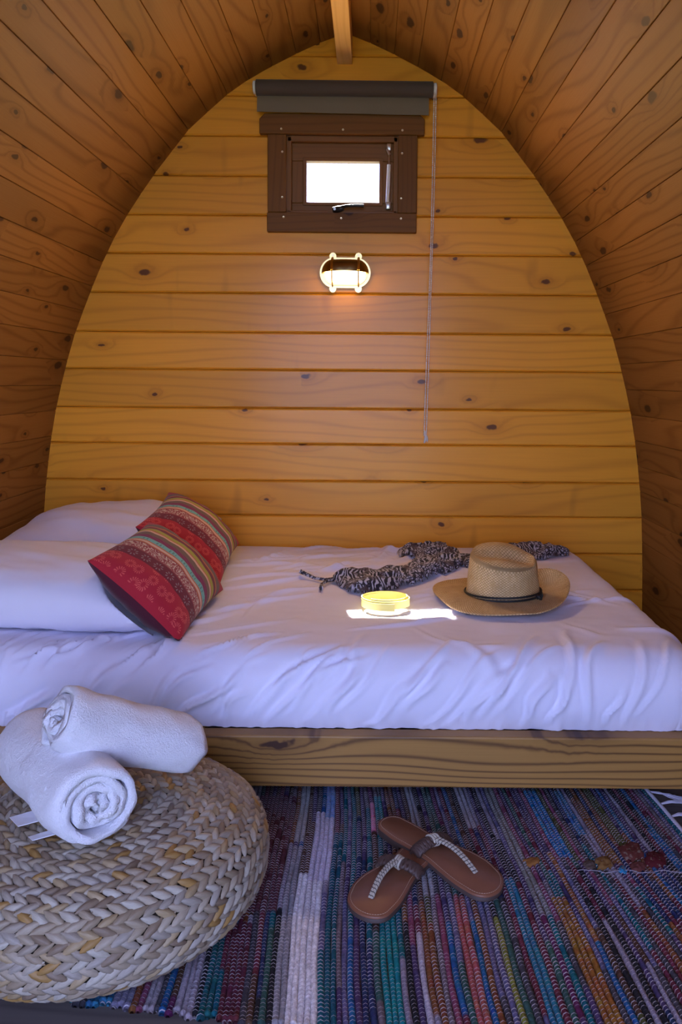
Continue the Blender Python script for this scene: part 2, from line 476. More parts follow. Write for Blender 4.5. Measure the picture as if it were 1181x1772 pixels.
# glazing bead, four thin mitred strips
gg = G()
for lo, hi in (((PX0 - 0.012, 0.006, PZ1 - 0.002), (PX1 + 0.012, 0.014, PZ1 + 0.010)), ((PX0 - 0.012, 0.006, PZ0 - 0.010), (PX1 + 0.012, 0.014, PZ0 + 0.002)),
               ((PX0 - 0.012, 0.006, PZ0), (PX0 + 0.001, 0.014, PZ1)), ((PX1 - 0.001, 0.006, PZ0), (PX1 + 0.012, 0.014, PZ1))):
    gg.box(lo, hi, 0.002)
gg.build('glazing_bead', M['sash'], sash)
s = NT('window_glass')
tr = s.n('ShaderNodeBsdfTransparent'); gl = s.n('ShaderNodeBsdfGlossy'); gl.inputs['Roughness'].default_value = 0.02
mx = s.n('ShaderNodeMixShader'); mx.inputs[0].default_value = 0.06
s.t.links.new(tr.outputs[0], mx.inputs[1]); s.t.links.new(gl.outputs[0], mx.inputs[2])
s.t.links.new(mx.outputs[0], s.t.nodes['Material Output'].inputs[0]); M['glass'] = s.m
gg = G(); gg.box((PX0 - 0.004, 0.030, PZ0 - 0.004), (PX1 + 0.004, 0.034, PZ1 + 0.004)); gg.build('pane', M['glass'], sash)
# screws
def disc_screw(x, z, par, y=YF, r=0.0042):
    gg = G(); n = 10
    ring = lambda rr, yy: [(x + rr * math.cos(2 * math.pi * k / n), yy, z + rr * math.sin(2 * math.pi * k / n)) for k in range(n)]
    gg.add(ring(r, y + 0.0005) + ring(r * 0.85, y - 0.0012) + ring(r * 0.4, y - 0.0010) + [(x, y + 0.0002, z)],
           [(k, (k + 1) % n, (k + 1) % n + n, k + n) for k in range(n)] + [(k + n, (k + 1) % n + n, (k + 1) % n + 2 * n, k + 2 * n) for k in range(n)] + [(k + 2 * n, (k + 1) % n + 2 * n, 3 * n) for k in range(n)])
    gg.build('screw', M['screw'], par)
for x, z in ((-0.222, 1.819), (-0.006, 1.818), (0.202, 1.8175), (-0.219, 1.742), (0.2015, 1.739), (-0.219, 1.585), (0.2, 1.583), (-0.214, 1.516), (-0.011, 1.513), (0.2, 1.5135)):
    disc_screw(x, z, win, y=-0.0285 if z > 1.81 else YF)
# window latch
lat = empty('latch', (0, 0, -0.0085), win)
gg = G()
gg.tube([(-0.040, -0.012, 1.553), (-0.02, -0.018, 1.555), (-0.004, -0.022, 1.558)], [0.010, 0.012, 0.009], 10)
gg.tube([(-0.010, -0.026, 1.560), (0.010, -0.034, 1.563), (0.045, -0.036, 1.564), (0.068, -0.034, 1.5635)], [0.006, 0.0055, 0.0055, 0.006], 10)
autosmooth(gg.build('lever', M['blackm'], lat))
gg = G(); gg.box((-0.046, -0.009, 1.5375), (0.02, 0.013, 1.549), 0.002); gg.build('latch_base', M['blackm'], lat)
gg = G(); gg.tube([(-0.034, -0.02, 1.5535), (-0.034, -0.027, 1.5535)], 0.0045, 10); autosmooth(gg.build('latch_pin', M['steel'], lat))
# gas strut
st = empty('gas_strut', (0, 0, 0), win)
gg = G(); gg.tube([(0.157, -0.012, 1.702), (0.1565, -0.013, 1.755)], 0.0022, 8); autosmooth(gg.build('rod', M['steel'], st))
gg = G(); gg.tube([(0.152, -0.012, 1.573), (0.1565, -0.012, 1.703)], 0.0068, 12); autosmooth(gg.build('cylinder', M['whitep'], st))
gg = G(); gg.box((0.148, -0.016, 1.752), (0.164, 0.0, 1.776), 0.003); gg.tube([(0.15, -0.012, 1.757), (0.158, -0.012, 1.738)], 0.0055, 8); autosmooth(gg.build('bracket', M['steel'], st))
gg = G(); gg.box((0.146, -0.017, 1.548), (0.164, 0.0, 1.575), 0.004); autosmooth(gg.build('bracket', M['steel'], st))

# ------------------------------------------------------------------ roller blind above the window
bl = empty('roller_blind', (0, -0.045, 1.9535)); tag(bl, 'rolled up grey roller blind above the window with white bead chain', 'blind')
M['blindo'] = cloth('blind_fabric', (0.105, 0.078, 0.060), 1600, 0.8, 0.05)
M['blindi'] = cloth('blind_lining', (0.22, 0.18, 0.12), 1600, 0.8, 0.05)
gg = G(); n = 28
pts = []
gg.tube([(-0.307, 0, 0), (-0.306, 0, 0), (0.305, 0, -0.003), (0.306, 0, -0.003)], [0.0262, 0.0272, 0.0272, 0.0262], n)
autosmooth(gg.build('fabric_roll', M['blindo'], bl))
gg = G()
zz0, zz1 = -0.022, -0.0845
v = []
for i in range(17):
    x = -0.3045 + 0.597 * i / 16
    for j, (yq, zq) in enumerate(((0.008, -0.018), (0.0, -0.030), (-0.002, -0.055), (-0.003, -0.082 - 0.0085 * i / 16), (-0.0012, -0.082 - 0.0085 * i / 16), (0.0, -0.055), (0.002, -0.030), (0.01, -0.018))):
        v.append((x, yq + 0.003 * math.sin(i * 1.1) * (j in (2, 3, 4, 5)) * 0.4, zq))
gg.add(v, grid_faces(17, 8) + [tuple(range(8)), tuple(16 * 8 + k for k in range(7, -1, -1))])
autosmooth(gg.build('hanging_fabric', M['blindi'], bl))
for x0, x1, zz in ((-0.3185, -0.3075, 0.0), (0.3065, 0.3195, -0.003)):
    gg = G(); gg.tube([(x0, 0, zz), (x0 + 0.002, 0, zz), (x1 - 0.002, 0, zz), (x1, 0, zz)], [0.017, 0.0225, 0.0225, 0.019], 20)
    gg.box((min(x0, x1) + 0.001, 0.0, zz - 0.016), (max(x0, x1) - 0.001, 0.044, zz + 0.016), 0.003)
    autosmooth(gg.build('end_cap', M['whitep'], bl))
# bead chain: two strands of small beads
bead = G(); pr = 0.0029
oct_v = [(0, 0, 1), (1, 0, 0), (0, 1, 0), (-1, 0, 0), (0, -1, 0), (0, 0, -1)]
bmx = bmesh.new(); bmesh.ops.create_icosphere(bmx, subdivisions=1, radius=pr); bmx.verts.index_update()
bvs = [q.co.copy() for q in bmx.verts]; bfs = [[q.index for q in f.verts] for f in bmx.faces]; bmx.free()
nb = 196
for strand in (0, 1):
    for i in range(nb):
        t = i / (nb - 1)
        sep = 0.0076 + 0.0012 * math.sin(t * 9)
        x = 0.313 - 0.016 * t + 0.0025 * math.sin(t * 4.5) + (sep / 2 if strand else -sep / 2)
        y = 0.0 + (0.022 if strand else 0.016) * t - (0.018 if not strand else 0.0) * (1 - t)
        z = 0.0 - t * 1.205
        bead.add([(x + p.x, y + p.y, z + p.z) for p in bvs], bfs)
    cord = [(0.313 - 0.016 * (i / 30) + 0.0025 * math.sin(i / 30 * 4.5) + (1 if strand else -1) * (0.0038 + 0.0006 * math.sin(i / 30 * 9)), (0.022 if strand else 0.016) * i / 30 - (0.018 if not strand else 0.0) * (1 - i / 30), -i / 30 * 1.205) for i in range(31)]
    bead.tube(cord, 0.0006, 5)
o = bead.build('bead_chain', M['whitep'], bl, smooth=True); o['kind'] = 'stuff'
M['clearp'] = plain('clear_plastic', (0.75, 0.72, 0.68), 0.15, coat=0.4)
gg = G(); gg.tube([(0.293, 0.012, -1.188), (0.2925, 0.012, -1.197), (0.2935, 0.012, -1.206)], [0.003, 0.0055, 0.004], 8)
gg.tube([(0.297, 0.014, -1.203), (0.295, 0.012, -1.216), (0.291, 0.012, -1.232)], [0.005, 0.005, 0.0028], 8)
gg.tube([(0.299, 0.016, -1.208), (0.301, 0.014, -1.218), (0.302, 0.014, -1.227)], [0.004, 0.004, 0.0026], 8)
autosmooth(gg.build('chain_connector', M['clearp'], bl))

# ------------------------------------------------------------------ brass bulkhead lamp
lamp = empty('wall_lamp', (0.004, 0, 1.3245)); tag(lamp, 'lit oval brass bulkhead lamp with hood under the window', 'lamp')
M['brass'] = plain('polished_brass', (0.80, 0.55, 0.20), 0.28, 1.0, noise=0.1)
M['hood'] = plain('aged_brass', (0.30, 0.19, 0.075), 0.36, 1.0, noise=0.15)
def stadium(hw, hh, n=14):
    """rounded oval, hw half width, hh half height"""
    p = []
    e = hw - hh * 0.95
    for k in range(n + 1):
        a = -math.pi / 2 + math.pi * k / n; p.append((e + (hw - e) * math.cos(a), hh * math.sin(a)))
    for k in range(n + 1):
        a = math.pi / 2 + math.pi * k / n; p.append((-e + (hw - e) * math.cos(a), hh * math.sin(a)))
    return p
gg = G()
# boards are at y = 0, plate stands a little proud
gg.prism(stadium(0.0905, 0.0535), -0.0005, -0.011, lambda a, b, d: (a, d, b))
gg.prism(stadium(0.080, 0.0445), -0.010, -0.022, lambda a, b, d: (a, d, b))
for lx in (-0.044, 0.047):
    for lz in (-0.056, 0.058):
        gg.prism([(lx + 0.0125 * math.cos(2 * math.pi * k / 16), lz + 0.0135 * math.sin(2 * math.pi * k / 16)) for k in range(16)], -0.0007, -0.0095, lambda a, b, d: (a, d, b))
autosmooth(gg.build('back_plate', M['brass'], lamp), 30)
for lx in (-0.044, 0.047):
    for lz in (-0.060, 0.062): 
        x, z = lx, lz
        gs = G(); n = 8
        gs.prism([(x + 0.0042 * math.cos(2 * math.pi * k / n), z + 0.0042 * math.sin(2 * math.pi * k / n)) for k in range(n)], -0.009, -0.0115, lambda a, b, d: (a, d, b))
        gs.build('screw', M['screw'], lamp)
def dome(hw, hh, depth, a0, a1, y0, nu=36, nv=9):
    """shell of an oval dome between angles a0..a1 round the axis (0 = right, 90 = up)"""
    v = []
    e = hw - hh * 0.95
    for i in range(nu + 1):
        a = a0 + (a1 - a0) * i / nu
        cx, cz = math.cos(a), math.sin(a)
        ex = (hw - e) * cx + (e if cx > 0 else -e) * min(1, abs(cx) * 3.0)
        for j in range(nv + 1):
            b = (math.pi / 2) * j / nv
            k = math.cos(b) ** 0.8
            v.append((ex * k, y0 - depth * math.sin(b) ** 0.9, hh * cz * k))
    return v, grid_faces(nu + 1, nv + 1)
s = NT('lamp_glass')
em = s.n('ShaderNodeEmission'); em.inputs['Color'].default_value = (1.0, 0.66, 0.26, 1); em.inputs['Strength'].default_value = LAMP_STRENGTH
s.t.links.new(em.outputs[0], s.t.nodes['Material Output'].inputs[0]); M['lampglass'] = s.m
# ribbed glass half-barrel: stadium cross-section, lit from inside
v, f = dome(0.073, 0.0385, 0.052, 0, 2 * math.pi, -0.0215, 48, 8)
gg = G(); gg.add(v, f); gg.build('lamp_glass', M['lampglass'], lamp, True)
ll = bpy.data.lights.new('bulb_light', 'AREA'); ll.shape = 'ELLIPSE'; ll.size = 0.09; ll.size_y = 0.03; ll.energy = BULB_W; ll.color = (1.0, 0.62, 0.25)
lo_ = bpy.data.objects.new('bulb_light', ll); COL.objects.link(lo_); lo_.parent = lamp; lo_.location = (0, -0.0785, -0.016); lo_.rotation_euler = (rad(-88), 0, 0)
v, f = dome(0.084, 0.047, 0.069, -0.05, math.pi + 0.05, -0.010, 32, 8)
v2, f2 = dome(0.0815, 0.0448, 0.066, -0.05, math.pi + 0.05, -0.010, 32, 8)
gg = G(); gg.add(v, f); gg.add(v2, [q[::-1] for q in f2])
nn = 9
for j in range(8): 
    for base in (0, 32 * nn):
        gg.f.append((base + j, base + j + 1, 33 * nn + base + j + 1, 33 * nn + base + j))
o = gg.build('hood', M['hood'], lamp, True); autosmooth(o, 45)
for lx in (-0.045, 0.0475):
    top = [(lx, -0.009, 0.052), (lx, -0.028, 0.0475), (lx, -0.052, 0.038), (lx, -0.068, 0.022), (lx, -0.0745, 0.002)]
    bot = [(lx, -0.0745, 0.002), (lx, -0.066, -0.018), (lx, -0.048, -0.034), (lx, -0.02, -0.046), (lx, -0.008, -0.049)]
    gg = G(); gg.tube(top, 0.0046, 8); gg.tube(bot, 0.0022, 8)
    autosmooth(gg.build('guard_bar', M['brass'], lamp))

# ------------------------------------------------------------------ bed
ZM = 0.352                       # mattress top
BED_Y = -1.232                   # outer face of the front board
bed = empty('bed', (0, -0.64, 0)); tag(bed, 'low pine bed base along the back wall under the mattress', 'bed')
def bed_board(name, x0, x1, y0, y1, z0, z1, along='x', b=0.004):
    cx, cy, cz = (x0 + x1) / 2, (y0 + y1) / 2, (z0 + z1) / 2
    gg = G()
    if along == 'x':
        gg.box((-(x1 - x0) / 2, -(z1 - z0) / 2, -(y1 - y0) / 2), ((x1 - x0) / 2, (z1 - z0) / 2, (y1 - y0) / 2), b)
        m = Matrix(((1, 0, 0, cx), (0, 0, -1, cy + 0.64), (0, 1, 0, cz), (0, 0, 0, 1)))
    elif along == 'y':
        gg.box((-(y1 - y0) / 2, -(z1 - z0) / 2, -(x1 - x0) / 2), ((y1 - y0) / 2, (z1 - z0) / 2, (x1 - x0) / 2), b)
        m = Matrix(((0, 0, 1, cx), (1, 0, 0, cy + 0.64), (0, 1, 0, cz), (0, 0, 0, 1)))
    else:
        gg.box((-(z1 - z0) / 2, -(x1 - x0) / 2, -(y1 - y0) / 2), ((z1 - z0) / 2, (x1 - x0) / 2, (y1 - y0) / 2), b)
        m = Matrix(((0, -1, 0, cx), (0, 0, -1, cy + 0.64), (1, 0, 0, cz), (0, 0, 0, 1)))
    o = gg.build(name, M['frame'], bed); o.matrix_local = m; return o
bed_board('front_board', -1.04, 0.88, BED_Y, BED_Y + 0.04, 0.071, 0.183)
bed_board('back_board', -1.04, 0.88, -0.05, -0.012, 0.071, 0.183)
bed_board('side_board', -1.04, -1.002, BED_Y + 0.042, -0.052, 0.071, 0.183, 'y')
bed_board('side_board', 0.842, 0.88, BED_Y + 0.042, -0.052, 0.071, 0.183, 'y')
for i in range(9):
    x = -0.95 + i * 0.215
    bed_board('slat', x - 0.045, x + 0.045, BED_Y + 0.05, -0.06, 0.158, 0.176, 'y', 0.002)
for x in (-0.96, -0.05, 0.80):
    for y in (-0.97, -0.10): bed_board('leg', x - 0.035, x + 0.035, y - 0.035, y + 0.035, 0.0005, 0.0705, 'z', 0.003)

# mattress in its sheet: an unfolded cloth wrapped over a rounded box, with creases
M['sheet'] = cloth('sheet_cotton', (0.76, 0.735, 0.90), 1500, 0.8, 0.12, 0.03)
def wrap_sheet():
    X0, X1, Y0, Y1 = -1.045, 0.845, -1.208, -0.022
    R, RC, HT = 0.075, 0.085, 0.168
    ix0, ix1, iy0, iy1 = X0 + R, X1 - R, Y0 + R, Y1 - R
    arc = R * math.pi / 2
    ext = arc + HT - R
    a = np.r_[np.arange(ix0 - ext, ix1 + ext + 1e-6, 0.0068)]
    b = np.r_[np.arange(iy0 - ext, iy1 + ext + 1e-6, 0.0068)]
    A, B = np.meshgrid(a, b, indexing='ij')
    rc = RC - R if RC > R else 0.0
    qx = np.clip(A, ix0 + rc, ix1 - rc); qy = np.clip(B, iy0 + rc, iy1 - rc)
    dx, dy = A - qx, B - qy
    dd = np.hypot(dx, dy) + 1e-12
    nx, ny = dx / dd, dy / dd
    d = np.maximum(dd - rc, 0.0)
    inside = dd <= rc
    base_x = np.where(inside, A, qx + nx * rc); base_y = np.where(inside, B, qy + ny * rc)
    # corners of the unfolded cloth would run past the hem: hold them at the hem
    d = np.minimum(d, ext)
    th = np.minimum(d / R, math.pi / 2)
    go = R * np.sin(th); dz = R * (1 - np.cos(th)) + np.maximum(d - arc, 0)
    # face bulges a little between top edge and hem
    q = np.clip((d - arc * 0.6) / (ext - arc * 0.6), 0, 1)
    go = go + 0.006 * np.sin(q * math.pi) - 0.014 * q ** 4
    Px = base_x + nx * go; Py = base_y + ny * go; Pz = ZM - dz
    Nx = np.where(inside, 0, nx * np.sin(th)); Ny = np.where(inside, 0, ny * np.sin(th)); Nz = np.cos(th)
    # soft dome and unevenness of the top
    top = np.cos(th)
    Pz += top * (0.010 * np.exp(-((A - 0.45) / 0.45) ** 2 - ((B + 0.45) / 0.6) ** 2) + 0.004 * fbm(A * 2.2, B * 2.2, 3))
    disp = 0.0014 * fbm(A * 9, B * 14, 5) + 0.0022 * fbm(A * 3.1 + B * 2.0, B * 4 - A * 1.5, 9)
    r = np.random.default_rng(21); FA = 3.3
    def fold(p0, p1, w, amp, curve=0.0):
        nonlocal disp
        p0 = np.array(p0); p1 = np.array(p1); t = p1 - p0; L = np.hypot(*t); t = t / L; n = np.array((-t[1], t[0]))
        u = ((A - p0[0]) * t[0] + (B - p0[1]) * t[1]) / L
        s = (A - p0[0]) * n[0] + (B - p0[1]) * n[1] - curve * np.sin(np.clip(u, 0, 1) * math.pi) - 0.006 * np.sin(u * 7 + p0[0] * 40)
        m = np.clip(u * (1 - u) * 4, 0, 1) ** 0.7 * ((u > 0) & (u < 1))
        ww = w * (0.7 + 0.6 * np.clip(u, 0, 1))
        disp = disp + FA * amp * m * (np.exp(-(s / ww) ** 2) - 0.55 * np.exp(-((s - 1.7 * ww) / (1.1 * ww)) ** 2))
    hem = iy0 - ext; edge = iy0 - arc * 0.5
    # front: creases drawn from the hem up and to the right, steeper at the right end
    for i in range(46):
        x = ix0 - 0.05 + (ix1 - ix0) * (i + r.uniform(-.4, .4)) / 46
        k = (x - ix0) / (ix1 - ix0)
        y0 = hem + r.uniform(0.0, 0.04)
        ln = r.uniform(0.10, 0.30) if k > 0.45 else r.uniform(0.06, 0.18)
        ang = rad(r.normal(50 + 20 * (k > .8), 8))
        fold((x, y0), (x + ln * math.cos(ang), y0 + ln * math.sin(ang)), r.uniform(0.0045, 0.008), r.uniform(0.0016, 0.0042), r.normal(0.008, 0.012))
    # over the front edge, mostly towards the pillows
    for i in range(40):
        x = ix0 + (ix1 - ix0) * r.uniform(0, 0.62)
        y0 = edge + r.uniform(-0.06, 0.04)
        ln = r.uniform(0.07, 0.2)
        ang = rad(r.normal(46, 12))
        fold((x, y0), (x + ln * math.cos(ang), y0 + ln * math.sin(ang)), r.uniform(0.004, 0.0075), r.uniform(0.0010, 0.0032), r.normal(0, 0.012))
    # top: long shallow drags from the cushions towards the foot of the bed
    for i in range(44):
        x = r.uniform(-0.45, 0.25); y0 = r.uniform(-1.1, -0.12)
        ln = r.uniform(0.15, 0.45); ang = rad(r.normal(28, 14))
        fold((x, y0), (x + ln * math.cos(ang), y0 + ln * math.sin(ang)), r.uniform(0.006, 0.013), r.uniform(0.0012, 0.0036), r.normal(0, 0.02))
    for i in range(16):
        x = r.uniform(0.15, 0.75); y0 = r.uniform(-1.1, -0.3)
        ln = r.uniform(0.12, 0.35); ang = rad(r.normal(-30, 35))
        fold((x, y0), (x + ln * math.cos(ang), y0 + ln * math.sin(ang)), r.uniform(0.008, 0.016), r.uniform(0.001, 0.0028), r.normal(0, 0.02))
    # small gathers along the hem
    hemk = np.clip((d - (ext - 0.045)) / 0.045, 0, 1) ** 1.5
    disp = disp + hemk * (0.0042 * fbm(A * 34 + B * 6, B * 5, 31) + 0.003 * fbm(A * 70, B * 9, 8))
    Px += Nx * disp; Py += Ny * disp; Pz += Nz * disp
    nu, nv = A.shape
    P = np.stack([Px, Py, Pz], -1).reshape(-1, 3)
    f = grid_faces(nu, nv)
    return P, f, a, b, Pz, ix0, ix1, iy0, iy1
P, f, BA, BB, BZ, bx0, bx1, by0, by1 = wrap_sheet()
def bed_z(x, y):
    x = np.asarray(x, float); y = np.asarray(y, float)
    fi = np.clip((np.clip(x, bx0, bx1) - BA[0]) / (BA[1] - BA[0]), 0, len(BA) - 2); fj = np.clip((np.clip(y, by0, by1) - BB[0]) / (BB[1] - BB[0]), 0, len(BB) - 2)
    i = np.floor(fi).astype(int); j = np.floor(fj).astype(int)
    return np.maximum(np.maximum(BZ[i, j], BZ[i + 1, j]), np.maximum(BZ[i, j + 1], BZ[i + 1, j + 1])) + 0.0015
mat_o = mesh_obj('mattress', P, f, M['sheet']); tag(mat_o, 'mattress in a creased pale lavender sheet on the pine bed base', 'mattress')

# ------------------------------------------------------------------ pillows and cushions
def pillow_grid(w, d, h, n=44, pw=0.42, pinch=0.05, seed=0, wr=0.004):
    """two halves (upper, lower) of a stuffed rectangle in local coords, z up"""
    t = np.linspace(-1, 1, n); t = np.sign(t) * (1 - (1 - np.abs(t)) ** 1.35)
    U, V = np.meshgrid(t, t, indexing='ij')
    x = w / 2 * U * (1 - pinch * (1 - V ** 2) * np.abs(U) ** 2)
    y = d / 2 * V * (1 - pinch * (1 - U ** 2) * np.abs(V) ** 2)
    k = np.clip((1 - U ** 2) * (1 - V ** 2), 0, 1)
    th = h / 2 * k ** pw
    edge = np.clip(1 - np.maximum(np.abs(U), np.abs(V)), 0, 1)
    wrk = wr * np.clip(edge * 6, 0, 1) * (fbm(U * 1.6 + 0.9 * V, V * 2.4, seed, 2) + 0.5 * fbm(U * 3.2, V * 5 + U * 2, seed + 4, 2))
    return U, V, x, y, th, wrk

M['pillow'] = cloth('pillowcase_cotton', (0.80, 0.77, 0.90), 1500, 0.8, 0.1, 0.03)
CUSH = []
def press(p):
    for (c, E, wu, wv, h) in CUSH:
        q = (p - c) @ E.T
        k = np.clip((1 - (q[:, 0] / (wu / 2)) ** 2), 0, 1) * np.clip((1 - (q[:, 1] / (wv / 2)) ** 2), 0, 1)
        th = h / 2 * k ** 0.46 + 0.009
        hit = (k > 0) & (q[:, 2] > -th) & (q[:, 2] < h)
        p = p - np.where(hit, q[:, 2] + th, 0.0)[:, None] * E[2]
    return p
def pillow(name, label, loc, rot, w, d, h, seed, zmin, bend=None, group=None):
    U, V, x, y, th, wrk = pillow_grid(w, d, h, 64, 0.40, 0.055, seed, 0.0075)
    m = Matrix.Translation(loc) @ rot.to_matrix().to_4x4()
    n = U.shape[0]
    up = np.stack([x, y, th + wrk], -1).reshape(-1, 3); lo = np.stack([x, y, -th + wrk * 0.3], -1).reshape(-1, 3)
    # a line of stitching in from the open end (hem)
    hem = np.exp(-((x - (w / 2 - 0.07)) / 0.006) ** 2).reshape(-1) * 0.0
    R3 = np.array(m.to_3x3()); T = np.array(m.translation)
    out = []
    for part in (up, lo):
        p = part.copy()
        if bend: p = bend(p)
        p = press(p @ R3.T + T)
        zf = bed_z(p[:, 0], p[:, 1])
        p[:, 2] = np.where(p[:, 2] < zf + 0.004, zf + 0.004 + 0.15 * 0, p[:, 2])
        out.append(p)
    f = grid_faces(n, n)
    g2 = G(); g2.add(out[0], f)
    # welded edge: reuse border verts of the upper half
    idx = {}
    for i in range(n):
        for j in range(n):
            if i in (0, n - 1) or j in (0, n - 1): idx[i * n + j] = i * n + j
    base = len(g2.v); k = 0
    for q in range(n * n):
        if q not in idx: idx[q] = base + k; k += 1; g2.v.append(tuple(out[1][q])); g2.c.append((1, 1, 1))
    g2.f += [tuple(idx[q] for q in reversed(ff)) for ff in f]
    o = mesh_obj(name, g2.v, g2.f, M['pillow'], uv=None)
    tag(o, label, 'pillow', group)
    return o
def cushion_material():
    s = NT('striped_jacquard')
    uvx = s.xyz(s.uv()); u0, v = uvx[0], uvx[1]
    u = u0
    wob = s.math('MULTIPLY', s.math('SUBTRACT', s.noise(s.comb(u, v), 90.0, 1), 0.5), 0.004)
    uu = s.math('ADD', u, wob)
    red = (0.43, 0.020, 0.034); mar = (0.165, 0.016, 0.030); rose = (0.30, 0.055, 0.06); cream = (0.66, 0.42, 0.32); org = (0.50, 0.14, 0.06)
    teal = (0.17, 0.44, 0.40); mag = (0.21, 0.012, 0.085); brn = (0.155, 0.10, 0.075); lime = (0.36, 0.36, 0.035)
    stops = [(0.0, red), (0.225, mar), (0.355, rose), (0.50, org), (0.515, cream), (0.55, org), (0.565, teal), (0.635, mag), (0.71, brn), (0.80, cream), (0.845, org), (0.865, lime), (0.955, mar)]
    CS = 0.70
    stops = [(p * CS, c) for p, c in stops[:-1]] + [(0.665, mar), (0.72, org), (0.75, brn), (0.85, red)]
    base = s.ramp(uu, stops, True)
    u = s.math('DIVIDE', u0, CS)
    def band(a, b): return s.math('MULTIPLY', s.math('GREATER_THAN', uu, a * CS), s.math('LESS_THAN', uu, b * CS))
    # red field: sprigs
    vo = s.n('ShaderNodeTexVoronoi', voronoi_dimensions='2D', feature='F1'); s.set(vo.inputs['Vector'], s.comb(s.math('MULTIPLY', u, 9.0), s.math('MULTIPLY', v, 9.0)))
    vo.inputs['Scale'].default_value = 1.0; vo.inputs['Randomness'].default_value = 0.55
    off = s.n('ShaderNodeVectorMath', operation='SUBTRACT'); s.set(off.inputs[0], s.comb(s.math('MULTIPLY', u, 9.0), s.math('MULTIPLY', v, 9.0))); s.t.links.new(vo.outputs['Position'], off.inputs[1])
    op = s.xyz(off.outputs[0]); ang = s.math('ARCTAN2', op[1], op[0])
    ringm = s.math('MULTIPLY', s.ramp01(vo.outputs['Distance'], 0.13, 0.19), s.ramp01(vo.outputs['Distance'], 0.44, 0.36))
    ray = s.math('GREATER_THAN', s.math('SINE', s.math('MULTIPLY', ang, 14.0)), 0.0)
    spr = s.math('MULTIPLY', s.math('MULTIPLY', ringm, ray), band(0.02, 0.222))
    base = s.mix(s.math('MULTIPLY', spr, 0.85), base, (0.72, 0.11, 0.09))
    # maroon field: grey flower tiles
    fv = s.math('SUBTRACT', s.math('FRACT', s.math('MULTIPLY', v, 8.0)), 0.5); fu = s.math('DIVIDE', s.math('SUBTRACT', u, 0.29), 0.125)
    rr = s.math('SQRT', s.math('ADD', s.math('POWER', fv, 2.0), s.math('POWER', fu, 2.0)))
    an = s.math('ARCTAN2', fu, fv)
    pet = s.math('GREATER_THAN', s.math('COSINE', s.math('MULTIPLY', an, 8.0)), s.math('MULTIPLY', s.math('ABSOLUTE', s.math('SUBTRACT', rr, 0.27)), 9.0))
    til = s.math('MULTIPLY', pet, band(0.235, 0.35))
    base = s.mix(s.math('MULTIPLY', til, 0.75), base, (0.30, 0.22, 0.22))
    # rose field: cream scrolls
    dv = s.noise(s.comb(s.math('MULTIPLY', u, 14.0), s.math('MULTIPLY', v, 14.0)), 1.0, 1)
    sc = s.math('SINE', s.math('ADD', s.math('MULTIPLY', dv, 46.0), s.math('MULTIPLY', v, 30.0)))
    scm = s.math('MULTIPLY', s.ramp01(sc, 0.15, 0.5), band(0.375, 0.49))
    base = s.mix(s.math('MULTIPLY', scm, 0.9), base, (0.62, 0.47, 0.37))
    # teal: little dark marks
    tm = s.math('MULTIPLY', s.math('GREATER_THAN', s.math('SINE', s.math('MULTIPLY', v, 190.0)), 0.25), s.math('GREATER_THAN', s.math('SINE', s.math('MULTIPLY', v, 47.0)), -0.1))
    tm = s.math('MULTIPLY', tm, s.math('MULTIPLY', band(0.578, 0.622), s.math('GREATER_THAN', s.math('SINE', s.math('MULTIPLY', u, 290.0)), -0.3)))
    base = s.mix(s.math('MULTIPLY', tm, 0.8), base, (0.05, 0.08, 0.09))
    # brown and magenta: soft motifs
    bm_ = s.math('MULTIPLY', s.ramp01(s.math('SINE', s.math('ADD', s.math('MULTIPLY', v, 60.0), s.math('MULTIPLY', u, 120.0))), 0.3, 0.8), band(0.64, 0.79))
    base = s.mix(s.math('MULTIPLY', bm_, 0.25), base, (0.3, 0.12, 0.12))
    rib = s.math('SINE', s.math('MULTIPLY', u, 900.0)); rib2 = s.math('SINE', s.math('MULTIPLY', v, 900.0))
    s.bump(s.math('MULTIPLY', rib, rib2), 0.15, 0.0006)
    return s.out(base, 0.85, 0, 0.2, 0, 0.1)
M['stripe'] = cushion_material()
M['maroon'] = cloth('maroon_cotton', (0.085, 0.012, 0.024), 1300, 0.9, 0.1, 0.06)

def cushion(label, center, e_u, e_v, wu, wv, h, seed, zfloor=None, sag=0.0):
    """e_u: across the stripes, e_v: along them; the striped panel faces e_u x e_v (up)"""
    e_u = Vector(e_u).normalized(); e_v = Vector(e_v); e_v = (e_v - e_u * e_v.dot(e_u)).normalized(); e_n = e_u.cross(e_v)
    if e_n.z < 0: e_n = -e_n
    root = empty('cushion', center); tag(root, label, 'cushion', 'red striped cushions')
    U, V, x, y, th, wrk = pillow_grid(wu, wv, h, 40, 0.46, 0.07, seed, 0.003)
    n = U.shape[0]
    E = np.array([e_u, e_v, e_n]); CUSH.append((np.array(center), E, wu, wv, h))
    for nm, sg, mat in (('striped_panel', 1, M['stripe']), ('back_panel', -1, M['maroon'])):
        q = np.stack([x, y, sg * th + wrk - sag * (np.clip(V, -1, 1) ** 2)], -1).reshape(-1, 3) @ E
        if zfloor is not None:
            zf = bed_z(q[:, 0] + center[0], q[:, 1] + center[1]) - center[2]
            q[:, 2] = np.maximum(q[:, 2], zf + (0.002 if sg < 0 else 0.006))
        f = grid_faces(n, n)
        if (sg > 0) == (e_u.cross(e_v).dot(e_n) < 0): f = [t[::-1] for t in f]
        uv = np.stack([(U + 1) / 2, (V + 1) / 2], -1).reshape(-1, 2)
        mesh_obj(nm, q, f, mat, root, uv=uv)
    return root
cushion('red striped cushion in front, resting on the front pillow, maroon back showing', (-0.415, -0.935, 0.452), (0.05, 1.0, 0.03), (0.74, -0.05, -0.67), 0.42, 0.275, 0.155, 2, ZM)
